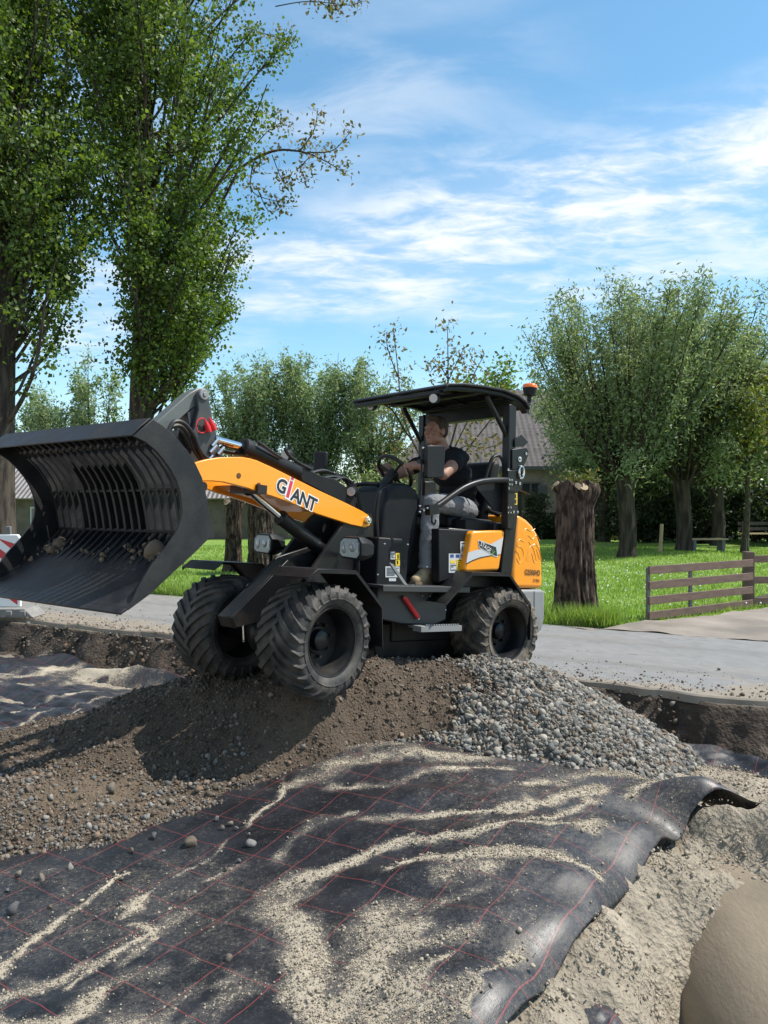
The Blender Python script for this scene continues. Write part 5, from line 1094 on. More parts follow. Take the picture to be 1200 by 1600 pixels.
def spread_tree(name, x, y, H, label, seed, trunk_h, Rd, nl, pal, mat, lsize, cat='tree', group=None, r0=.1, nb=26, barkm=B_TWIG, sig=.3, aspect=.6, zlow=.35, squash=.8):
    global rng
    keep = rng; rng = np.random.default_rng(seed); root = tree_root(name, x, y, label, cat, group); zs = np.linspace(-.05, H * .9, 14)
    stem = np.c_[x + .05 * np.sin(zs * 1.3 + seed), y + .05 * np.cos(zs * 1.1), zs]; trunk_mesh('trunk', [(stem, r0 * (1 - zs / H * .85) + .3 * r0 * np.exp(-zs * 3))], barkm, root, 10)
    paths, C = [], []
    for i in range(nb):
        z0 = rng.uniform(trunk_h, H * .85); az = rng.uniform(0, 2 * math.pi); k = 1 - ((z0 - trunk_h) / (H - trunk_h)) ** 1.5 * .6; l = Rd * k * rng.uniform(.6, 1.1); t = np.linspace(0, 1, 7)
        p = np.c_[np.interp(z0, zs, stem[:, 0]) + np.cos(az) * l * t, np.interp(z0, zs, stem[:, 1]) + np.sin(az) * l * t, z0 + l * squash * rng.uniform(.5, 1.2) * t ** 1.2]; paths.append((p, r0 * .28 * (1 - .85 * t)))
        for _ in range(4):
            tt = rng.uniform(zlow, 1); q0 = np.array([np.interp(tt, t, p[:, j]) for j in range(3)]); a2 = az + rng.normal(0, .9); l2 = l * rng.uniform(.2, .5); u = np.linspace(0, 1, 5)
            s_ = q0 + np.c_[np.cos(a2) * l2 * u, np.sin(a2) * l2 * u, l2 * .7 * u]; paths.append((s_, r0 * .10 * (1 - .8 * u) + .002)); C += [(s_[4], sig), (s_[2], sig)]
        C.append((p[-1], sig))
    trunk_mesh('branches', paths, barkm, root, 5)
    if nl:
        cen = np.array([c for c, _ in C]); sg = np.array([s for _, s in C]); w = rng.uniform(.15, 1.5, len(C)); k = rng.choice(len(C), nl, p=w / w.sum())
        leaves('crown', cen[k] + rng.normal(size=(nl, 3)) * sg[k][:, None], lsize, pal, mat, root, aspect, .3, .2)
    rng = keep
spread_tree('sapling', 11.45, 24.3, 5.9, 'young staked sapling with yellowish leaves at the right, behind the gate', 31, 1.9, 1.9, 8200, PY, L_GRN, .17, r0=.11, nb=30, sig=.30)
spread_tree('leafy_tree', 6.6, 50.0, 10.6, 'round bright green treetop showing just above the canopy', 32, 3.0, 2.6, 11000, [(.13, .20, .045), (.10, .17, .035), (.16, .22, .06)], L_GRN, .30, r0=.3, nb=50, sig=.5)
spread_tree('leafy_tree', 16.5, 34.0, 6.5, 'dark tree filling the background at the right edge', 33, .6, 3.2, 12000, PW, L_WIL, .24, r0=.25, nb=60, sig=.5)
spread_tree('leafy_tree', 12.6, 37.0, 5.4, 'low dark tree behind the benches', 34, .4, 3.0, 11000, PW, L_WIL, .26, r0=.25, nb=60, sig=.5)
# sparse, brownish, just leafing walnut behind the cab: long bare shoots
def walnut(x, y, label, shoots, seed, nl, trunk, lsz=.11, sg=.10, group='walnut trees coming into leaf'):
    global rng
    keep = rng; rng = np.random.default_rng(seed); root = tree_root('walnut_tree', x, y, label, 'tree', group); paths, C = [], []; T = np.array(trunk)
    trunk_mesh('trunk', [(T, np.linspace(.13, .05, len(T)))], B_TWIG, root, 10)
    for pts, r in shoots:
        P = np.array(smooth_path(pts, 6)); paths.append((P, np.linspace(r, .006, len(P))))
        for j in range(len(P)):
            if j / len(P) < .3: continue
            if rng.random() < .75:
                a = rng.uniform(0, 6.28); l = rng.uniform(.12, .38); u = np.linspace(0, 1, 4); s_ = P[j] + np.c_[np.cos(a) * l * u, .6 * np.sin(a) * l * u, (rng.uniform(.1, .9)) * l * u]; paths.append((s_, .006 * (1 - .7 * u))); C += [s_[3], s_[2]]
            C.append(P[j])
    trunk_mesh('branches', paths, B_TWIG, root, 5); C = np.array(C); P = C[rng.integers(0, len(C), nl)] + rng.normal(size=(nl, 3)) * sg
    leaves('crown', P, lsz, PB, L_GRN, root, .5, .1, .3); rng = keep
def D(L, d): return [tuple(at_d(a, b, d)) for a, b in L]
b0 = at_z(688, 872, 0) if False else np.array([1.25, 17.0, 0])
walnut(1.25, 17.0, 'sparse walnut with brownish young leaves seen through the cab', [
    (D([(690, 760), (650, 700), (628, 640), (622, 580), (615, 517)], 17.0), .035), (D([(622, 590), (606, 545), (604, 520)], 17.0), .015), (D([(690, 720), (698, 640), (700, 580), (699, 510)], 16.6), .035), (D([(698, 600), (712, 570), (722, 552)], 16.6), .014), (D([(699, 590), (684, 570), (672, 582)], 16.6), .012),
    (D([(692, 740), (720, 640), (738, 590), (756, 556)], 17.4), .03), (D([(692, 750), (740, 690), (780, 640), (800, 622)], 17.8), .028), (D([(690, 760), (640, 720), (612, 690), (592, 640)], 17.2), .022), (D([(692, 750), (720, 700), (760, 700), (790, 690)], 16.8), .022), (D([(690, 770), (640, 745), (606, 712)], 17.2), .02),
    (D([(690, 770), (740, 730), (775, 735)], 17.0), .022), (D([(690, 740), (676, 690), (664, 650)], 17.3), .022), (D([(700, 720), (730, 660), (745, 630)], 17.3), .02)], 41, 1150, [(1.25, 17, -.05), (1.27, 17, .8), (1.25, 17, 1.4), (1.3, 17, 2.0), (1.35, 17, 2.8)], sg=.13)
walnut(-5.2, 19.5, 'walnut whose bare brownish branch sticks out right of the poplar', [
    (D([(250, 330), (330, 290), (415, 240), (465, 236), (505, 250), (540, 272)], 18.5), .05), (D([(468, 236), (490, 205), (497, 170)], 18.5), .02), (D([(480, 238), (520, 235), (548, 205)], 18.5), .02), (D([(415, 240), (398, 250), (395, 300), (450, 318)], 18.5), .025), (D([(400, 290), (420, 330), (440, 322)], 18.5), .015),
    (D([(425, 242), (440, 280), (448, 285)], 18.5), .012), (D([(400, 225), (425, 200), (448, 196)], 18.5), .014), (D([(430, 10), (470, 3), (500, 3), (545, 8), (566, 2)], 18.5), .014), (D([(380, 40), (420, 55), (450, 62)], 18.5), .012), (D([(500, 4), (520, 14), (528, 16)], 18.5), .012), (D([(330, 200), (390, 110), (402, 66)], 18.5), .02), (D([(490, 240), (470, 262), (478, 285)], 18.5), .012)], 42, 1000, [(-5.2, 19.5, 0), (-5.2, 19.4, 4), (-5.1, 19.1, 8), (-4.9, 18.7, 12), (-4.7, 18.5, 15)], sg=.12, lsz=.12)
# ---- cut pollard stumps
def stump(x, y, h, r, label, seed, lean=.0, sprouts=True, size=1., knob=1.12):
    global rng
    keep = rng; rng = np.random.default_rng(seed); root = tree_root('pollard_stump', x, y, label, 'tree stump', 'cut pollard stumps'); n, m = 150, 70; z = np.linspace(-.08, h, m); V = []
    a = np.arange(n) * 2 * math.pi / n
    for zi in z:
        t = max(zi, 0) / h; rr = r * (1.02 - .12 * t + .42 * math.exp(-max(zi, 0) * 5) + (knob - 1.0) * np.exp(-((t - .95) / .085) ** 2) * (1 + .9 * np.cos(a - .2)))
        ridg = .95 + .17 * np.abs(np.sin(a * 8 + .8 * math.sin(zi * 4) + seed + .9 * np.sin(a * 3 + zi))) + .07 * np.abs(np.sin(a * 17 + 2.2 * math.sin(zi * 3.1) + 1.3 * np.sin(a * 4 + zi * 2))) + .10 * fbm(a * 4, np.full(n, zi * 3.5), 1.5, 4, 17) + .06 * np.sin(a * 2 + seed + zi) + .05 * np.sin(a * 23 + zi * 5) + .05 * np.sin(a * 5 + zi * 9) * (t > .75)
        V.append(np.c_[x + lean * zi + np.cos(a) * rr * ridg, y + np.sin(a) * rr * ridg, np.full(n, zi) + (.04 * np.sin(a * 5 + seed) if t > .97 else 0)])
    V = np.concatenate(V); i, j = np.meshgrid(np.arange(m - 1), np.arange(n), indexing='ij'); jn = (j + 1) % n
    Fq = np.stack([i * n + j, i * n + jn, (i + 1) * n + jn, (i + 1) * n + j], -1).reshape(-1, 4); top = len(V); V = np.r_[V, [[x + lean * h, y, h + .03]]]
    Fs = [tuple(q) for q in Fq] + [((m - 1) * n + k, (m - 1) * n + (k + 1) % n, top) for k in range(n)]
    mesh_obj('trunk', V - np.array(root.location), Fs, B_STUMP, root, smooth=180)
    c = MB()                                  # sawn stubs on the head
    for k in range(15):
        az = rng.uniform(0, 6.28); q = Vector((x + lean * h + math.cos(az) * r * 1.12, y + math.sin(az) * r * 1.12, h - .10 + rng.uniform(0, .09))); d = Vector((math.cos(az) * .9, math.sin(az) * .9, rng.uniform(.0, .9))).normalized(); rr = rng.uniform(.035, .07) * size
        c.mi = 0; c.tube([q - d * .08, q + d * .04], [rr * 1.2, rr], 10, caps=False); c.mi = 1; c.tube([q + d * .04, q + d * .046], [rr, rr * .97], 10)
    o = c.build('sawn_stubs', [B_STUMP, M('sawn_wood', (.40, .30, .19), .85, col2=(.28, .20, .12), vscale=20)], root, smooth=50)
    o.data.transform(Matrix.Translation(-root.location))
    if sprouts:
        k = int(330 * size); az = rng.uniform(0, 6.28, k); q = rng.uniform(.2, 1.25, k) * r; P = np.c_[x + lean * h + np.cos(az) * q + .08 * size, y + np.sin(az) * q, h + rng.gamma(2., .030, k) * size - .01]; leaves('foliage', P, .06, [(.11, .125, .035), (.15, .125, .05), (.09, .11, .03)], L_GRN, root, .4, .2, -.5)
    rng = keep
stump(2.56, 10.25, 1.80, .212, 'stout cut pollard stump by the lane, in front of the willows', 51, -.012, knob=1.19)
stump(-3.35, 17.0, 1.62, .15, 'thin dark cut stump with fresh shoots behind the far front wheel', 52, .02, size=1.1)
stump(-2.62, 16.6, 1.62, .25, 'thick pale barked stump seen under the boom, beside the thin one', 53, -.05, size=.8)
stump(-4.9, 14.9, .62, .17, 'low broken stump beneath the tip of the bucket', 54, -.25, sprouts=False, knob=1.1)
# ---- hedges, bushes
def bush(x, y, sxy, h, label, seed, nl=5000, pal=PW, name='bush', size=.14, group=None, z0=0, stem=True):
    global rng
    keep = rng; rng = np.random.default_rng(seed); root = tree_root(name, x, y, label, name.replace('_', ' '), group)
    pa = []
    for k in range(9): a = rng.uniform(0, 6.28); t = np.linspace(0, 1, 5); pa.append((np.c_[x + np.cos(a) * sxy[0] * .6 * t, y + np.sin(a) * sxy[1] * .6 * t, h * .85 * t], .03 * (1 - .8 * t)))
    trunk_mesh('stems', pa, B_TWIG, root, 5); c = rng.normal(size=(60, 3)); c = norm(c) * rng.uniform(.3, 1, (60, 1)) ** .5; k = rng.integers(0, 60, nl); P = c[k] + rng.normal(size=(nl, 3)) * .16
    P = P * np.array([sxy[0], sxy[1], h * .5]) + np.array([x, y, z0 + h * .5]); leaves('foliage', P[P[:, 2] > -.02], size, pal, L_WIL, root, .6, .3); rng = keep
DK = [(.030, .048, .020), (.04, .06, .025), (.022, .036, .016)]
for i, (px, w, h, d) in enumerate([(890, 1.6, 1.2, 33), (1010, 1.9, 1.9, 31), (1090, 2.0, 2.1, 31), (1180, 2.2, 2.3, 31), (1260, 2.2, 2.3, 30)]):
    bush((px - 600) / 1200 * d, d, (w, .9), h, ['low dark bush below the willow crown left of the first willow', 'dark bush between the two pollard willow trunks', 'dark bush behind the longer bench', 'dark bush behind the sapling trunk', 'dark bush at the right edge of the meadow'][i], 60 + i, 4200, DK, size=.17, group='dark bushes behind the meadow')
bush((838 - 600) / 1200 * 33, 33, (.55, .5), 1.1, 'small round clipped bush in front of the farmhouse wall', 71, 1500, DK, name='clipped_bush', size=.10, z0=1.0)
bush((590 - 600) / 1200 * 27, 27, (1.5, .8), 2.6, 'light green shrub left of the steering wheel, beyond the meadow', 72, 3600, PM + PY, size=.15, name='shrub')
bush((505 - 600) / 1200 * 26, 26, (1.2, .7), 2.3, 'dark shrub under the boom lettering, beyond the meadow', 73, 3000, PW, size=.15, name='shrub')
# ---- grass
def blades(name, P, h, w, pal):
    n = len(P); a = rng.uniform(0, 6.28, n); d = np.c_[np.cos(a), np.sin(a), np.zeros(n)]; b = rng.normal(0, .35, (n, 2)); tipv = np.c_[b * h[:, None], h]
    v = np.stack([P - d * w, P + d * w, P + tipv * .6 + d * w * .6, P + tipv], 1).reshape(-1, 3); i = (np.arange(n) * 4)[:, None]; f = np.concatenate([i + np.array([[0, 1, 2]]), i + np.array([[0, 2, 3]])], 0)
    c = np.array(pal)[rng.integers(0, len(pal), n)] * rng.uniform(.7, 1.3, (n, 1)); return v, f, np.repeat(c, 4, 0)
PG = [(.20, .315, .06), (.16, .275, .05), (.245, .355, .08), (.28, .34, .11)]
n = 150000; y = 8.2 + 20 * rng.random(n) ** 1.7; x = (rng.random(n) - .5) * 1.15 * y; d = y - (EDGE0 + SLOPE * x)
ok = (d > 3.32) & ~inside(np.r_[top, bot[::-1]], x, y - .0); x, y, d = x[ok], y[ok], d[ok]
h = rng.uniform(.02, .065, len(x)) * (1 + .9 * np.clip(fbm(x, y, .9, 3, 75) * 2, 0, 1)) + .05 * np.exp(-(d - 3.4) * 3) ; wv = .0035 + .00035 * y
v, f, t = blades('grass', np.c_[x, y, ground_z(x, y)], h, wv[:, None], PG)
n = 5200; cx = np.r_[rng.normal(2.7, .35, n // 2), rng.normal(3.2, .28, n - n // 2)]; cy = EDGE1 + SLOPE * cx + np.abs(rng.normal(0, .22, n)) + .03; okk = ~inside(np.r_[top, bot[::-1]], cx, cy); cx, cy = cx[okk], cy[okk]
v2, f2, t2 = blades('grass', np.c_[cx, cy, ground_z(cx, cy)], rng.uniform(.10, .30, len(cx)), np.full((len(cx), 1), .006), PG)
n = 2500; cx = rng.normal(-4.2, .6, n); cy = EDGE1 + SLOPE * cx + np.abs(rng.normal(0, .25, n)) + .05
v3, f3, t3 = blades('grass', np.c_[cx, cy, ground_z(cx, cy)], rng.uniform(.08, .26, n), np.full((n, 1), .006), PG)
V = np.r_[v, v2, v3]; Fg = np.r_[f, f2 + len(v), f3 + len(v) + len(v2)]
tag(mesh_obj('grass', V, Fg, attr_mat('grass_blade', .55, trans=.4, tcol=(1.3, 1.35, .45)), tint=np.r_[t, t2, t3]), kind='stuff')
n = 420; y = 11 + 9 * rng.random(n); x = (rng.random(n) * .5 + .08) * y; P = np.c_[x, y, ground_z(x, y) + .09]; v, f = rocks(P, rng.uniform(.010, .018, n), 1, 0)
tag(mesh_obj('daisies', v, f, M('daisy_white', (.75, .75, .70), .8)), kind='stuff')
# ================================================================ buildings, fences, street furniture
def tile_mat(name, a, b_, per, along=0, rough=.85):
    m, t, b = nodes_of(name); L = t.links.new; b.inputs['Roughness'].default_value = rough
    u = t.nodes.new('ShaderNodeUVMap'); sp = t.nodes.new('ShaderNodeSeparateXYZ'); L(u.outputs[0], sp.inputs[0])
    def sawt(o, p):
        d = t.nodes.new('ShaderNodeMath'); d.operation = 'DIVIDE'; d.inputs[1].default_value = p; L(o, d.inputs[0]); f = t.nodes.new('ShaderNodeMath'); f.operation = 'FRACT'; L(d.outputs[0], f.inputs[0]); return f.outputs[0]
    row = sawt(sp.outputs[1], per[1]); colm = t.nodes.new('ShaderNodeMath'); colm.operation = 'PINGPONG'; colm.inputs[1].default_value = per[0] / 2; L(sp.outputs[0], colm.inputs[0])
    cn = t.nodes.new('ShaderNodeMath'); cn.operation = 'DIVIDE'; cn.inputs[1].default_value = per[0] / 2; L(colm.outputs[0], cn.inputs[0])
    n = t.nodes.new('ShaderNodeTexNoise'); n.inputs['Scale'].default_value = 1.2; n.inputs['Detail'].default_value = 8; n.inputs['Roughness'].default_value = .7; L(u.outputs[0], n.inputs['Vector'])
    mr = t.nodes.new('ShaderNodeMapRange'); mr.inputs[1].default_value = .35; mr.inputs[2].default_value = .65; L(n.outputs[0], mr.inputs[0])
    mx = t.nodes.new('ShaderNodeMixRGB'); mx.inputs[1].default_value = (*a, 1); mx.inputs[2].default_value = (*b_, 1); L(mr.outputs[0], mx.inputs[0]); L(mx.outputs[0], b.inputs['Base Color'])
    ad = t.nodes.new('ShaderNodeMath'); ad.operation = 'MULTIPLY_ADD'; ad.inputs[1].default_value = along; L(cn.outputs[0], ad.inputs[0]); L(row, ad.inputs[2]); bp = t.nodes.new('ShaderNodeBump'); bp.inputs['Strength'].default_value = 1.; bp.inputs['Distance'].default_value = .09; bp.invert = True
    L(ad.outputs[0], bp.inputs['Height']); L(bp.outputs[0], b.inputs['Normal']); return m
def roof_planes(name, quads, mat, parent, th=.12):
    """quads: corner lists eave-left, eave-right, ridge-right, ridge-left (world); UV in metres"""
    v, f, uv = [], [], []
    for q in quads:
        q = [np.array(p, float) for p in q]; e = norm(q[1] - q[0]); nn = norm(np.cross(e, q[-1] - q[0])); up = np.cross(nn, e); o = len(v); v += q; f.append(tuple(range(o, o + len(q)))); uv += [((p - q[0]) @ e, (p - q[0]) @ up) for p in q]
    o = mesh_obj(name, np.array(v) - np.array(parent.location), f, mat, parent); l = o.data.uv_layers.new(name='UVMap')
    for i, c in enumerate(uv): l.data[i].uv = c
    s = o.modifiers.new('thickness', 'SOLIDIFY'); s.thickness = th; s.offset = -1; return o
def wpart(mb, name, mats, root, **k):
    r = root.parent or root
    o = mb.build(name, mats, root, **k); o.data.transform(Matrix.Translation(-Vector(r.location))); return o
M_TILE = tile_mat('roof_tile', (.095, .08, .075), (.055, .048, .046), (.28, .30), .35); M_CORR = tile_mat('corrugated_sheet', (.30, .28, .27), (.19, .165, .155), (.20, 6.), 1.)
M_PLAS = M('weathered_render', (.33, .285, .24), .9, col2=(.24, .205, .17), vscale=1.3, bump=.3, bscale=14); M_BRK = M('dark_brick', (.13, .105, .088), .9, col2=(.085, .068, .058), vscale=2.5, bump=.4, bscale=25)
M_WIN = M('window_glass', (.03, .035, .04), .1, spec=.8); M_FRM = M('window_frame', (.10, .105, .11), .6); M_WOOD = M('brown_stained_wood', (.145, .092, .068), .7, col2=(.095, .06, .046), vscale=5, stretch=(1, 1, 5), bump=.25, bscale=60); M_RAW = M('raw_wood', (.42, .30, .17), .8, col2=(.32, .225, .125), vscale=6, bump=.2, bscale=50)
M_GPOST = M('grey_post', (.14, .14, .14), .7); M_DARKW = M('dark_wood', (.045, .038, .032), .8, col2=(.03, .026, .022), vscale=6)
# farmhouse with a hipped tiled roof
fy, by, ry = 37.5, 48.5, 43.0; x0, x1 = .35, 17.5; ez, rz_ = 3.42, 7.95
H_ = empty('farmhouse', (8.5, 42.5, 0), 'low farmhouse with a big grey hipped tile roof behind the cab', 'house')
b = MB(); b.box(((x0 + x1) / 2, 43, 1.72), (x1 - x0 - .9, 10.2, 3.44)); wpart(b, 'wall', M_PLAS, H_)
rl, rr_ = 4.0, 13.5
roof_planes('roof', [[(x0, fy, ez), (x1, fy, ez), (rr_, ry, rz_), (rl, ry, rz_)], [(x1, by, ez), (x0, by, ez), (rl, ry, rz_), (rr_, ry, rz_)], [(x0, by, ez), (x0, fy, ez), (rl, ry, rz_)], [(x1, fy, ez), (x1, by, ez), (rr_, ry, rz_)]], M_TILE, H_)
b = MB(); b.box(((x0 + x1) / 2, fy + .02, ez - .10), (x1 - x0 - .1, .10, .14)); wpart(b, 'gutter', M_FRM, H_)
wy = 37.9 - .03
for i, (px, w, h, zc_) in enumerate([(829, .9, 1.15, 2.05), (925, 1.0, 1.2, 2.0), (720, .9, 1.15, 2.0)]):
    wx = (px - 600) / 1200 * wy; b = MB(); 
    for dx in (-w / 2, 0, w / 2): b.box((wx + dx, wy, zc_), (.08, .08, h))
    for dz in (-h / 2, h / 2): b.box((wx, wy, zc_ + dz), (w + .08, .085, .08))
    f_ = wpart(b, 'window', M_FRM, H_); b = MB(); b.box((wx, wy + .015, zc_), (w, .02, h)); g = wpart(b, 'window_pane', M_WIN, f_)
b = MB(); wx = (846 - 600) / 1200 * wy; b.box((wx, wy - .10, 2.25), (.38, .22, .50)); b.box((wx, wy - .22, 2.38), (.26, .02, .16)); wpart(b, 'wall_lamp', M_FRM, H_)
b = MB(); wx = (812 - 600) / 1200 * 35; b.add([(wx - .6, 34.6, 2.35), (wx + .40, 34.6, 1.98), (wx + .40, 35.6, 1.98), (wx - .6, 35.6, 2.35), (wx - .6, 34.6, 2.41), (wx + .40, 34.6, 2.04), (wx + .40, 35.6, 2.04), (wx - .6, 35.6, 2.41)], [(0, 1, 2, 3), (7, 6, 5, 4), (0, 4, 5, 1), (1, 5, 6, 2), (2, 6, 7, 3), (3, 7, 4, 0)])
b2 = MB(); b2.box((wx - .25, 35.1, 1.1), (.6, .7, 2.2))
sh = empty('garden_shed', (wx, 35.1, 0), 'narrow dark garden shed with a red roof beside the roll bar', 'shed'); wpart(b, 'roof', M('red_roof', (.42, .16, .11), .7), sh); wpart(b2, 'wall', M_DARKW, sh)
# low garden wall and picket fence before the house
GW = empty('garden_wall', (10.5, 33.6, 0), 'low pale garden wall between the farmhouse and the meadow', 'wall'); b = MB(); b.box((10.6, 33.6, .10), (9.6, .25, .30)); wpart(b, 'wall', M_PLAS, GW, bevel=.02)
b = MB(); b.box((10.6, 33.6, .27), (9.8, .32, .05)); wpart(b, 'coping', M('pale_coping', (.42, .40, .37), .9), GW)
PF = empty('picket_fence', (6.9, 34.2, 0), 'dark picket fence in front of the farmhouse wall', 'fence'); b = MB()
for i in range(36): b.box((6.0 + i * .10, 34.2, .62), (.07, .025, 1.15))
b.box((7.75, 34.23, .35), (3.7, .04, .08)); b.box((7.75, 34.23, .95), (3.7, .04, .08)); wpart(b, 'panel', M_DARKW, PF)
for i in range(3): b = MB(); b.box((6.0 + i * 1.75, 34.28, .65), (.10, .10, 1.3)); wpart(b, 'post', M_DARKW, PF)
# long low barn with a corrugated roof, behind the bucket and the boom
BR = empty('barn', (-11.5, 34.5, 0), 'long low dark barn with a corrugated roof behind the bucket and boom', 'barn')
b = MB(); b.box((-12.3, 35.6, .96), (18.0, 4.0, 1.95)); wpart(b, 'wall', M_BRK, BR)
roof_planes('roof', [[(-21.6, 33.2, 1.82), (-3.0, 33.2, 1.82), (-3.0, 36, 3.5), (-21.6, 36, 3.5)], [(-3.0, 38.8, 1.82), (-21.6, 38.8, 1.82), (-21.6, 36, 3.5), (-3.0, 36, 3.5)]], M_CORR, BR, .06)
for wx in (-15.1, -9.0): b = MB(); b.box((wx, 33.56, 1.05), (.7, .06, .8)); f_ = wpart(b, 'window', M('pale_frame', (.4, .42, .43), .6), BR); b = MB(); b.box((wx, 33.52, 1.05), (.55, .03, .65)); wpart(b, 'window_pane', M_WIN, f_)
# ---- rail gates by the drive
def gate(p0, p1, label, nrail, h, post_h, mat, cat='gate', brace=False, posts=(0, .38), name='rail_gate', grp='brown rail gates'):
    a, c = np.array([*p0, 0.]), np.array([*p1, 0.]); d = c - a; ln = np.linalg.norm(d); e = d / ln; ang = math.atan2(e[1], e[0]); Rz = Matrix.Rotation(ang, 3, 'Z'); nrm = np.array([e[1], -e[0], 0])
    rt = empty(name, a, label, cat, grp)
    for i in range(nrail):
        z = .075 + (h - .11) * i / (nrail - 1); b = MB(); b.box(tuple((a + c) / 2 + nrm * .035 + np.array([0, 0, z])), (ln, .03, .105), Rz); wpart(b, 'rail', mat, rt, bevel=.004)
    for t in posts: b = MB(); b.box(tuple(a + d * t + e * .03 + np.array([0, 0, h * .5 - .02])), (.05, .035, h + .04), Rz); wpart(b, 'upright', M_GPOST, rt, bevel=.003)
    if brace: b = MB(); m = (a + c) / 2; b.limb([tuple(a - nrm * .0 + e * .05 + np.array([0, 0, .1])), tuple(c + np.array([0, 0, h * .8]))], [.03, .03], 6); wpart(b, 'brace', M_RAW, rt)
    return rt
g0, g1 = at_z(1010, 971, 0)[:2], at_z(1172, 950, 0)[:2]
gate(g0, g1, 'open brown gate of four broad rails standing by the gravel drive', 4, .70, .8, M_WOOD)
gp = MB(); gp.box((g1[0] + .03, g1[1] + .12, .40), (.13, .13, .84)); tag(gp.build('gate_post', M_WOOD, smooth=30, bevel=.006), 'thick brown post that carries the open gate', 'post')
for k in (.12, .36, .62):
    pass
g2 = at_z(1330, 936, 0)[:2]
gate((g1[0] + .12, g1[1] + .22), (g1[0] + 2.6, g1[1] + .75), 'second brown gate with a raw wood brace at the right edge', 3, .74, .8, M_WOOD, brace=True, posts=(.95,))
# benches on the meadow
def bench(px, py, L_, label, rot=0.1, back=False):
    q = at_z(px, py, 0); rt = empty('bench', q, label, 'bench', 'wooden benches on the meadow'); Rz = Matrix.Rotation(rot, 3, 'Z'); o = Vector(q)
    b = MB(); 
    for k in (-.11, .11): b.box(o + Rz @ Vector((0, k, .44)), (L_, .18, .05), Rz)
    wpart(b, 'seat', M_RAW, rt, bevel=.005)
    for s_ in (-1, 1): b = MB(); b.box(o + Rz @ Vector((s_ * L_ * .38, 0, .21)), (.09, .34, .42), Rz); wpart(b, 'leg', M_GPOST, rt)
    if back:
        b = MB()
        for z in (.62, .82): b.box(o + Rz @ Vector((0, .2, z)), (L_, .04, .12), Rz)
        for s_ in (-1, 1): b.box(o + Rz @ Vector((s_ * L_ * .38, .18, .62)), (.07, .05, .55), Rz)
        wpart(b, 'backrest', M_DARKW, rt)
bench(1104, 864, 1.25, 'pale backless bench right of the second pollard willow'); bench(1186, 852, 1.5, 'dark bench with a backrest in the shade behind the sapling', .15, True)
# stake and sawn poles
for px, py, h, r, lab in ((1164, 870, .55, .05, 'short stake tied beside the sapling trunk'), (1031, 868, .95, .06, 'leaning pale pole between the two pollard willows')):
    q = at_z(px, py, 0); b = MB(); b.tube([(0, 0, -.03), (.06 if h > .6 else .01, 0, h)], [r, r * .85], 10); o = b.build('stake', M_RAW if h > .6 else M_DARKW, smooth=50); o.location = tuple(q); tag(o, lab, 'stake')
q = at_z(436, 893, 0); b = MB(); b.lathe([(0, .0), (0, .20), (.55, .19), (.60, .15), (.62, 0)], (0, 0, 0), (0, 0, 1), 24); o = b.build('rain_barrel', M('pale_plastic', (.36, .34, .27), .6, col2=(.26, .24, .18), vscale=6), smooth=40); o.location = tuple(q); tag(o, 'pale round barrel standing on the grass behind the far head lamp', 'barrel')
# ---- red and white marker board on the lane
q = at_z(14, 962, .01); BB = empty('marker_board', q, 'red and white slanted marker board in a grey foot at the left edge', 'road sign'); ox, oy, oz = q
b = MB(); rim_ = [(-.165, .0), (.165, .0), (.165, .93), (.13, .98), (-.13, .98), (-.165, .93)]; b.prism([(ox + a, oz + .12 + c) for a, c in rim_], oy - .03, oy + .03); wpart(b, 'board', M('board_plastic', (.72, .72, .70), .5), BB, bevel=.01)
for i in range(4):
    z0 = .14 + i * .235; P = [(-.13, z0 + .20), (-.13, z0 + .08), (.13, z0 - .12), (.13, z0 + .0)]; P = [(a, min(max(c, .03), .93)) for a, c in P]
    b = MB(); b.add([(ox + a, oy - .033, oz + .12 + c) for a, c in P], [(0, 1, 2, 3)]); wpart(b, 'red_stripe', M('sign_red', (.50, .025, .03), .4), BB)
b = MB(); b.box((ox, oy, oz + 1.15), (.07, .045, .12)); wpart(b, 'handle', M_GPOST, BB, bevel=.01)
b = MB(); b.prism([(ox - .42, oz), (ox + .42, oz), (ox + .30, oz + .12), (ox - .30, oz + .12)], oy - .20, oy + .20)
for s_ in (-.28, -.1, .10, .28): b.box((ox + s_, oy - .205, oz + .06), (.08, .03, .07))
wpart(b, 'foot', M('foot_plastic', (.17, .165, .16), .8, col2=(.25, .23, .20), vscale=10), BB, bevel=.01)
# ================================================================ the driver
M_SKIN = M('skin', (.29, .155, .105), .6, col2=(.23, .115, .078), vscale=9, bump=.06, bscale=150); M_HAIR = M('brown_hair', (.045, .028, .018), .7, col2=(.025, .016, .011), vscale=30, bump=.8, bscale=160, stretch=(1, 1, .3))
M_TEE = M('black_cotton', (.010, .0105, .013), .9, col2=(.016, .016, .019), vscale=6, bump=.9, bscale=11, spec=.2); M_JEAN = M('grey_denim', (.175, .18, .19), .9, col2=(.215, .22, .228), vscale=5, bump=1., bscale=13, spec=.2)
M_BOOT = M('beige_suede', (.36, .27, .165), .9, col2=(.26, .19, .115), vscale=9, bump=.4, bscale=60, spec=.2); M_SOLE = M('boot_sole', (.17, .12, .07), .8); M_EYE = M('eye_dark', (.02, .015, .012), .3); M_LIP = M('lip', (.30, .12, .10), .5); M_BELT = M('belt', (.02, .015, .012), .5)
PR = empty('person', RF.w((.0, 0, .98))[0], 'man in a black T-shirt, grey jeans and beige boots sitting at the steering wheel', 'person')
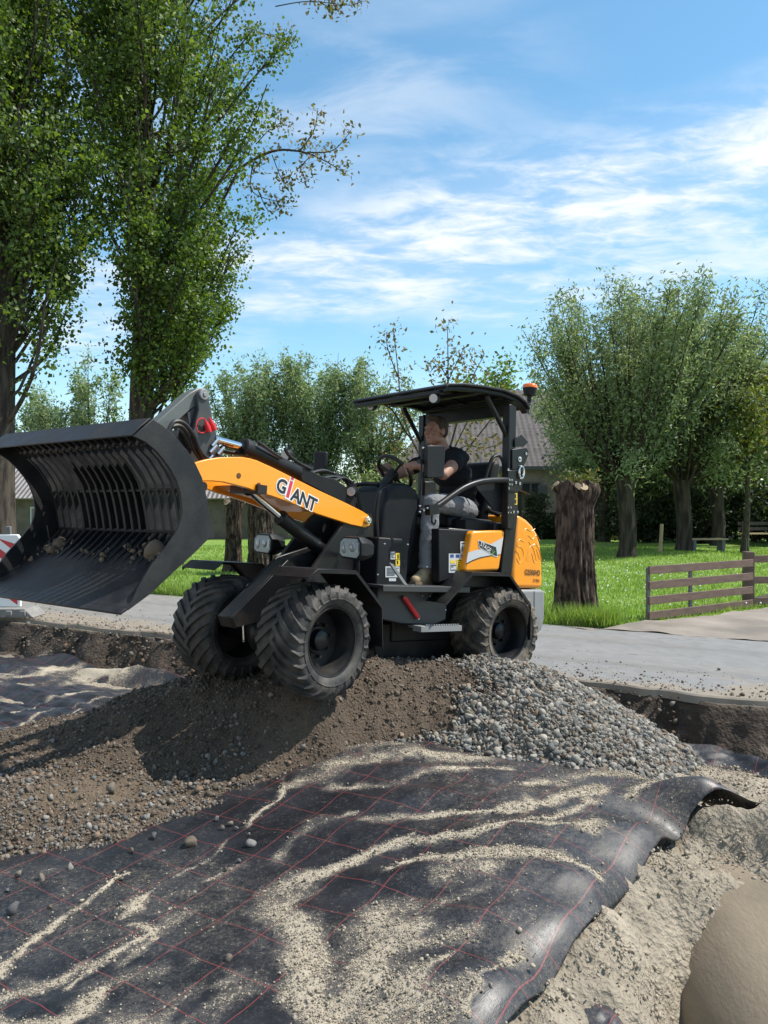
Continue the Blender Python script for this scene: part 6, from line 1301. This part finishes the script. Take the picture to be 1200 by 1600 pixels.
def body(mb, name, mat, parent, vox, sm=6, par_root=PR, dsp=None):
    o = mb.build(name, mat, parent, RF, par_root, smooth=180)
    r = o.modifiers.new('remesh', 'REMESH'); r.mode = 'VOXEL'; r.voxel_size = vox; r.use_smooth_shade = True
    if sm: s = o.modifiers.new('smooth', 'SMOOTH'); s.factor = .5; s.iterations = sm
    if dsp:
        tx = bpy.data.textures.new('folds', 'CLOUDS'); tx.noise_scale = dsp[1]; tx.noise_depth = 3; d = o.modifiers.new('folds', 'DISPLACE'); d.texture = tx; d.strength = dsp[0]; d.mid_level = .5; d.texture_coords = 'LOCAL'
    return o
b = MB(); hx, hz = .40, 1.748
b.ball((hx - .012, 0, hz + .040), (.104, .083, .098), 20); b.ball((hx + .035, 0, hz - .045), (.068, .066, .078), 18); b.ball((hx + .072, 0, hz - .098), (.032, .032, .028), 12); b.ball((hx + .055, 0, hz + .03), (.052, .066, .062), 14)
b.limb([(hx + .098, 0, hz + .015), (hx + .123, 0, hz - .022)], [.012, .017], 10); b.ball((hx + .107, .013, hz - .028), .011, 8); b.ball((hx + .107, -.013, hz - .028), .011, 8)
for s_ in (1, -1):
    b.ball((hx + .088, s_ * .033, hz + .030), (.016, .030, .010), 10); b.ball((hx + .072, s_ * .042, hz - .020), (.028, .026, .026), 12); b.ball((hx - .008, s_ * .084, hz - .004), (.024, .012, .034), 12); b.ball((hx + .015, s_ * .055, hz - .07), (.04, .02, .03), 10)
b.ball((hx + .094, 0, hz - .062), (.014, .026, .010), 10)
b.tube([(.27, 0, 1.55), (.33, 0, 1.64), (hx - .02, 0, hz - .05)], [.072, .062, .060], 16)
b.limb([(.02, 0, 1.08), (.08, 0, 1.24), (.17, 0, 1.40), (.25, 0, 1.52)], [.12, .115, .125, .10], 16)
EL, WR = {}, {}
for s_ in (1, -1):
    sh, el, wr = (.27, s_ * .205, 1.53), (.60, s_ * .335, 1.325), (.765, s_ * .195, 1.385)
    b.limb([sh, tuple(.5 * np.array(sh) + .5 * np.array(el) + np.array([0, 0, -.005])), el, tuple(.6 * np.array(el) + .4 * np.array(wr)), wr], [.055, .060, .047, .049, .033], 14)
    b.limb([(.25, s_ * .10, 1.51), sh], [.07, .052], 12); b.limb([(.05, s_ * .10, 1.07), (.45, s_ * .2, 1.08)], [.085, .07], 12)
    b.limb([wr, (.80, s_ * .185, 1.392), (.838, s_ * .178, 1.380)], [.033, .038, .036], 12)
    e2 = np.array([-.69, 0, -.72])
    for k, (ln, rr) in enumerate(((.92, .0105), (1.0, .011), (.97, .0105), (.84, .009))):
        o_ = e2 * (.034 - k * .0225) * -1; c = np.array((.865, s_ * .175, 1.33)); 
        kn, p1, p2, p3 = np.array((.842, s_ * .180, 1.375)), np.array((.886, s_ * .182, 1.372)), np.array((.903, s_ * .176, 1.345)), np.array((.888, s_ * .170, 1.318))
        m0 = c + o_; q = [kn + o_ * .9, m0 + (p1 - c) * ln, m0 + (p2 - c) * ln, m0 + (p3 - c) * ln]
        b.limb([tuple(v) for v in q], [rr * 1.15, rr, rr * .95, rr * .85], 8)
    b.limb([(.800, s_ * .165, 1.372), (.828, s_ * .145, 1.345), (.855, s_ * .142, 1.322)], [.016, .0125, .0105], 8)
bo_ = body(b, 'body', M_SKIN, PR, .0058, 3)
b = MB(); b.ball((hx - .022, 0, hz + .062), (.104, .091, .088), 20); b.ball((hx - .055, 0, hz + .015), (.062, .084, .085), 16); b.ball((hx + .055, 0, hz + .118), (.045, .066, .028), 14)
for s_ in (1, -1): b.ball((hx + .005, s_ * .076, hz + .050), (.035, .014, .045), 10)
body(b, 'hair', M_HAIR, PR, .006, 3)
for s_ in (1, -1):
    b = MB(); b.ball((hx + .091, s_ * .033, hz + .013), (.008, .014, .006), 10); b.build('eye', M_EYE, PR, RF, PR, smooth=180)
    b = MB(); b.limb([(hx + .096, s_ * .018, hz + .036), (hx + .086, s_ * .052, hz + .036)], [.006, .004], 8); b.build('eyebrow', M_HAIR, PR, RF, PR, smooth=180)
b = MB(); b.limb([(hx + .099, -.020, hz - .062), (hx + .106, 0, hz - .060), (hx + .099, .020, hz - .062)], [.004, .006, .004], 8); b.build('mouth', M_LIP, PR, RF, PR, smooth=180)
b = MB(); b.ball((.0, 0, 1.09), (.175, .20, .12), 18); b.ball((.07, 0, 1.24), (.170, .198, .14), 18); b.ball((.155, 0, 1.385), (.155, .205, .14), 18); b.ball((.215, 0, 1.475), (.115, .185, .10), 18); b.ball((.12, 0, 1.22), (.14, .15, .11), 16)
b.tube([(.20, 0, 1.48), (.265, 0, 1.555), (.30, 0, 1.60)], [.15, .115, .080], 18)
for s_ in (1, -1):
    b.limb([(.23, s_ * .06, 1.53), (.25, s_ * .14, 1.525), (.27, s_ * .20, 1.515)], [.10, .092, .078], 14); b.tube([(.25, s_ * .19, 1.53), (.36, s_ * .243, 1.468), (.44, s_ * .277, 1.423)], [.076, .073, .070], 16)
body(b, 't_shirt', M_TEE, PR, .008, 4, dsp=(.036, .08))
b = MB(); b.ball((-.01, 0, 1.055), (.16, .185, .095), 18)
LEGS = {1: [(.05, .105, 1.06), (.36, .20, 1.085), (.665, .275, 1.085), (.685, .29, .84), (.70, .305, .545)], -1: [(.05, -.105, 1.06), (.3, -.15, 1.075), (.56, -.19, 1.075), (.58, -.20, .84), (.61, -.21, .545)]}
for s_, L in LEGS.items():
    b.limb(L[:3], [.108, .098, .076], 16); b.limb(L[2:4], [.074, .078], 16); b.tube(L[3:], [.078, .072], 16); b.tube([L[4], tuple(np.array(L[4]) - np.array([0, 0, .03]))], [.072, .080], 16); b.ball((L[2][0] + .005, L[2][1], L[2][2] + .0), .079, 14)
body(b, 'jeans', M_JEAN, PR, .008, 4, dsp=(.022, .07))
for s_, L in LEGS.items():
    ax, ay = L[4][0], L[4][1]; d = np.array([.93, .36 * (s_ > 0) - .05, 0]); d /= np.linalg.norm(d); A = np.array([ax, ay, 0.]); F_ = lambda t, z: tuple(A + d * t + np.array([0, 0, z]))
    b = MB(); b.limb([F_(0, .56), F_(-.01, .47), F_(-.02, .435)], [.056, .054, .050], 14); b.limb([F_(-.03, .43), F_(.06, .435), F_(.15, .428), F_(.20, .420)], [.044, .052, .050, .038], 14); b.limb([F_(.0, .49), F_(.09, .455)], [.052, .05], 12)
    sh_ = body(b, 'boot', M_BOOT, PR, .006, 3)
    b = MB(); pr = []; nrm_ = np.array([-d[1], d[0], 0])
    for t, w in ((-.075, .026), (-.05, .046), (.0, .046), (.06, .046), (.13, .055), (.20, .052), (.235, .030)): pr.append((t, w))
    poly = [A + d * t + nrm_ * w for t, w in pr] + [A + d * t - nrm_ * w for t, w in pr[::-1]]; b.prism([(p[0], p[1]) for p in poly], .386, .408, 'z'); b.build('boot_sole', M_SOLE, sh_, RF, PR, smooth=40)
    b = MB()
    for k in range(5): t, z = .035 + .026 * k, .512 - .017 * k; b.tube([tuple(np.array(F_(t, z)) + nrm_ * .022), F_(t + .008, z + .008), tuple(np.array(F_(t, z)) - nrm_ * .022)], .0042, 6)
    b.build('boot_lace', M('lace', (.30, .25, .18), .9), sh_, RF, PR, smooth=180)
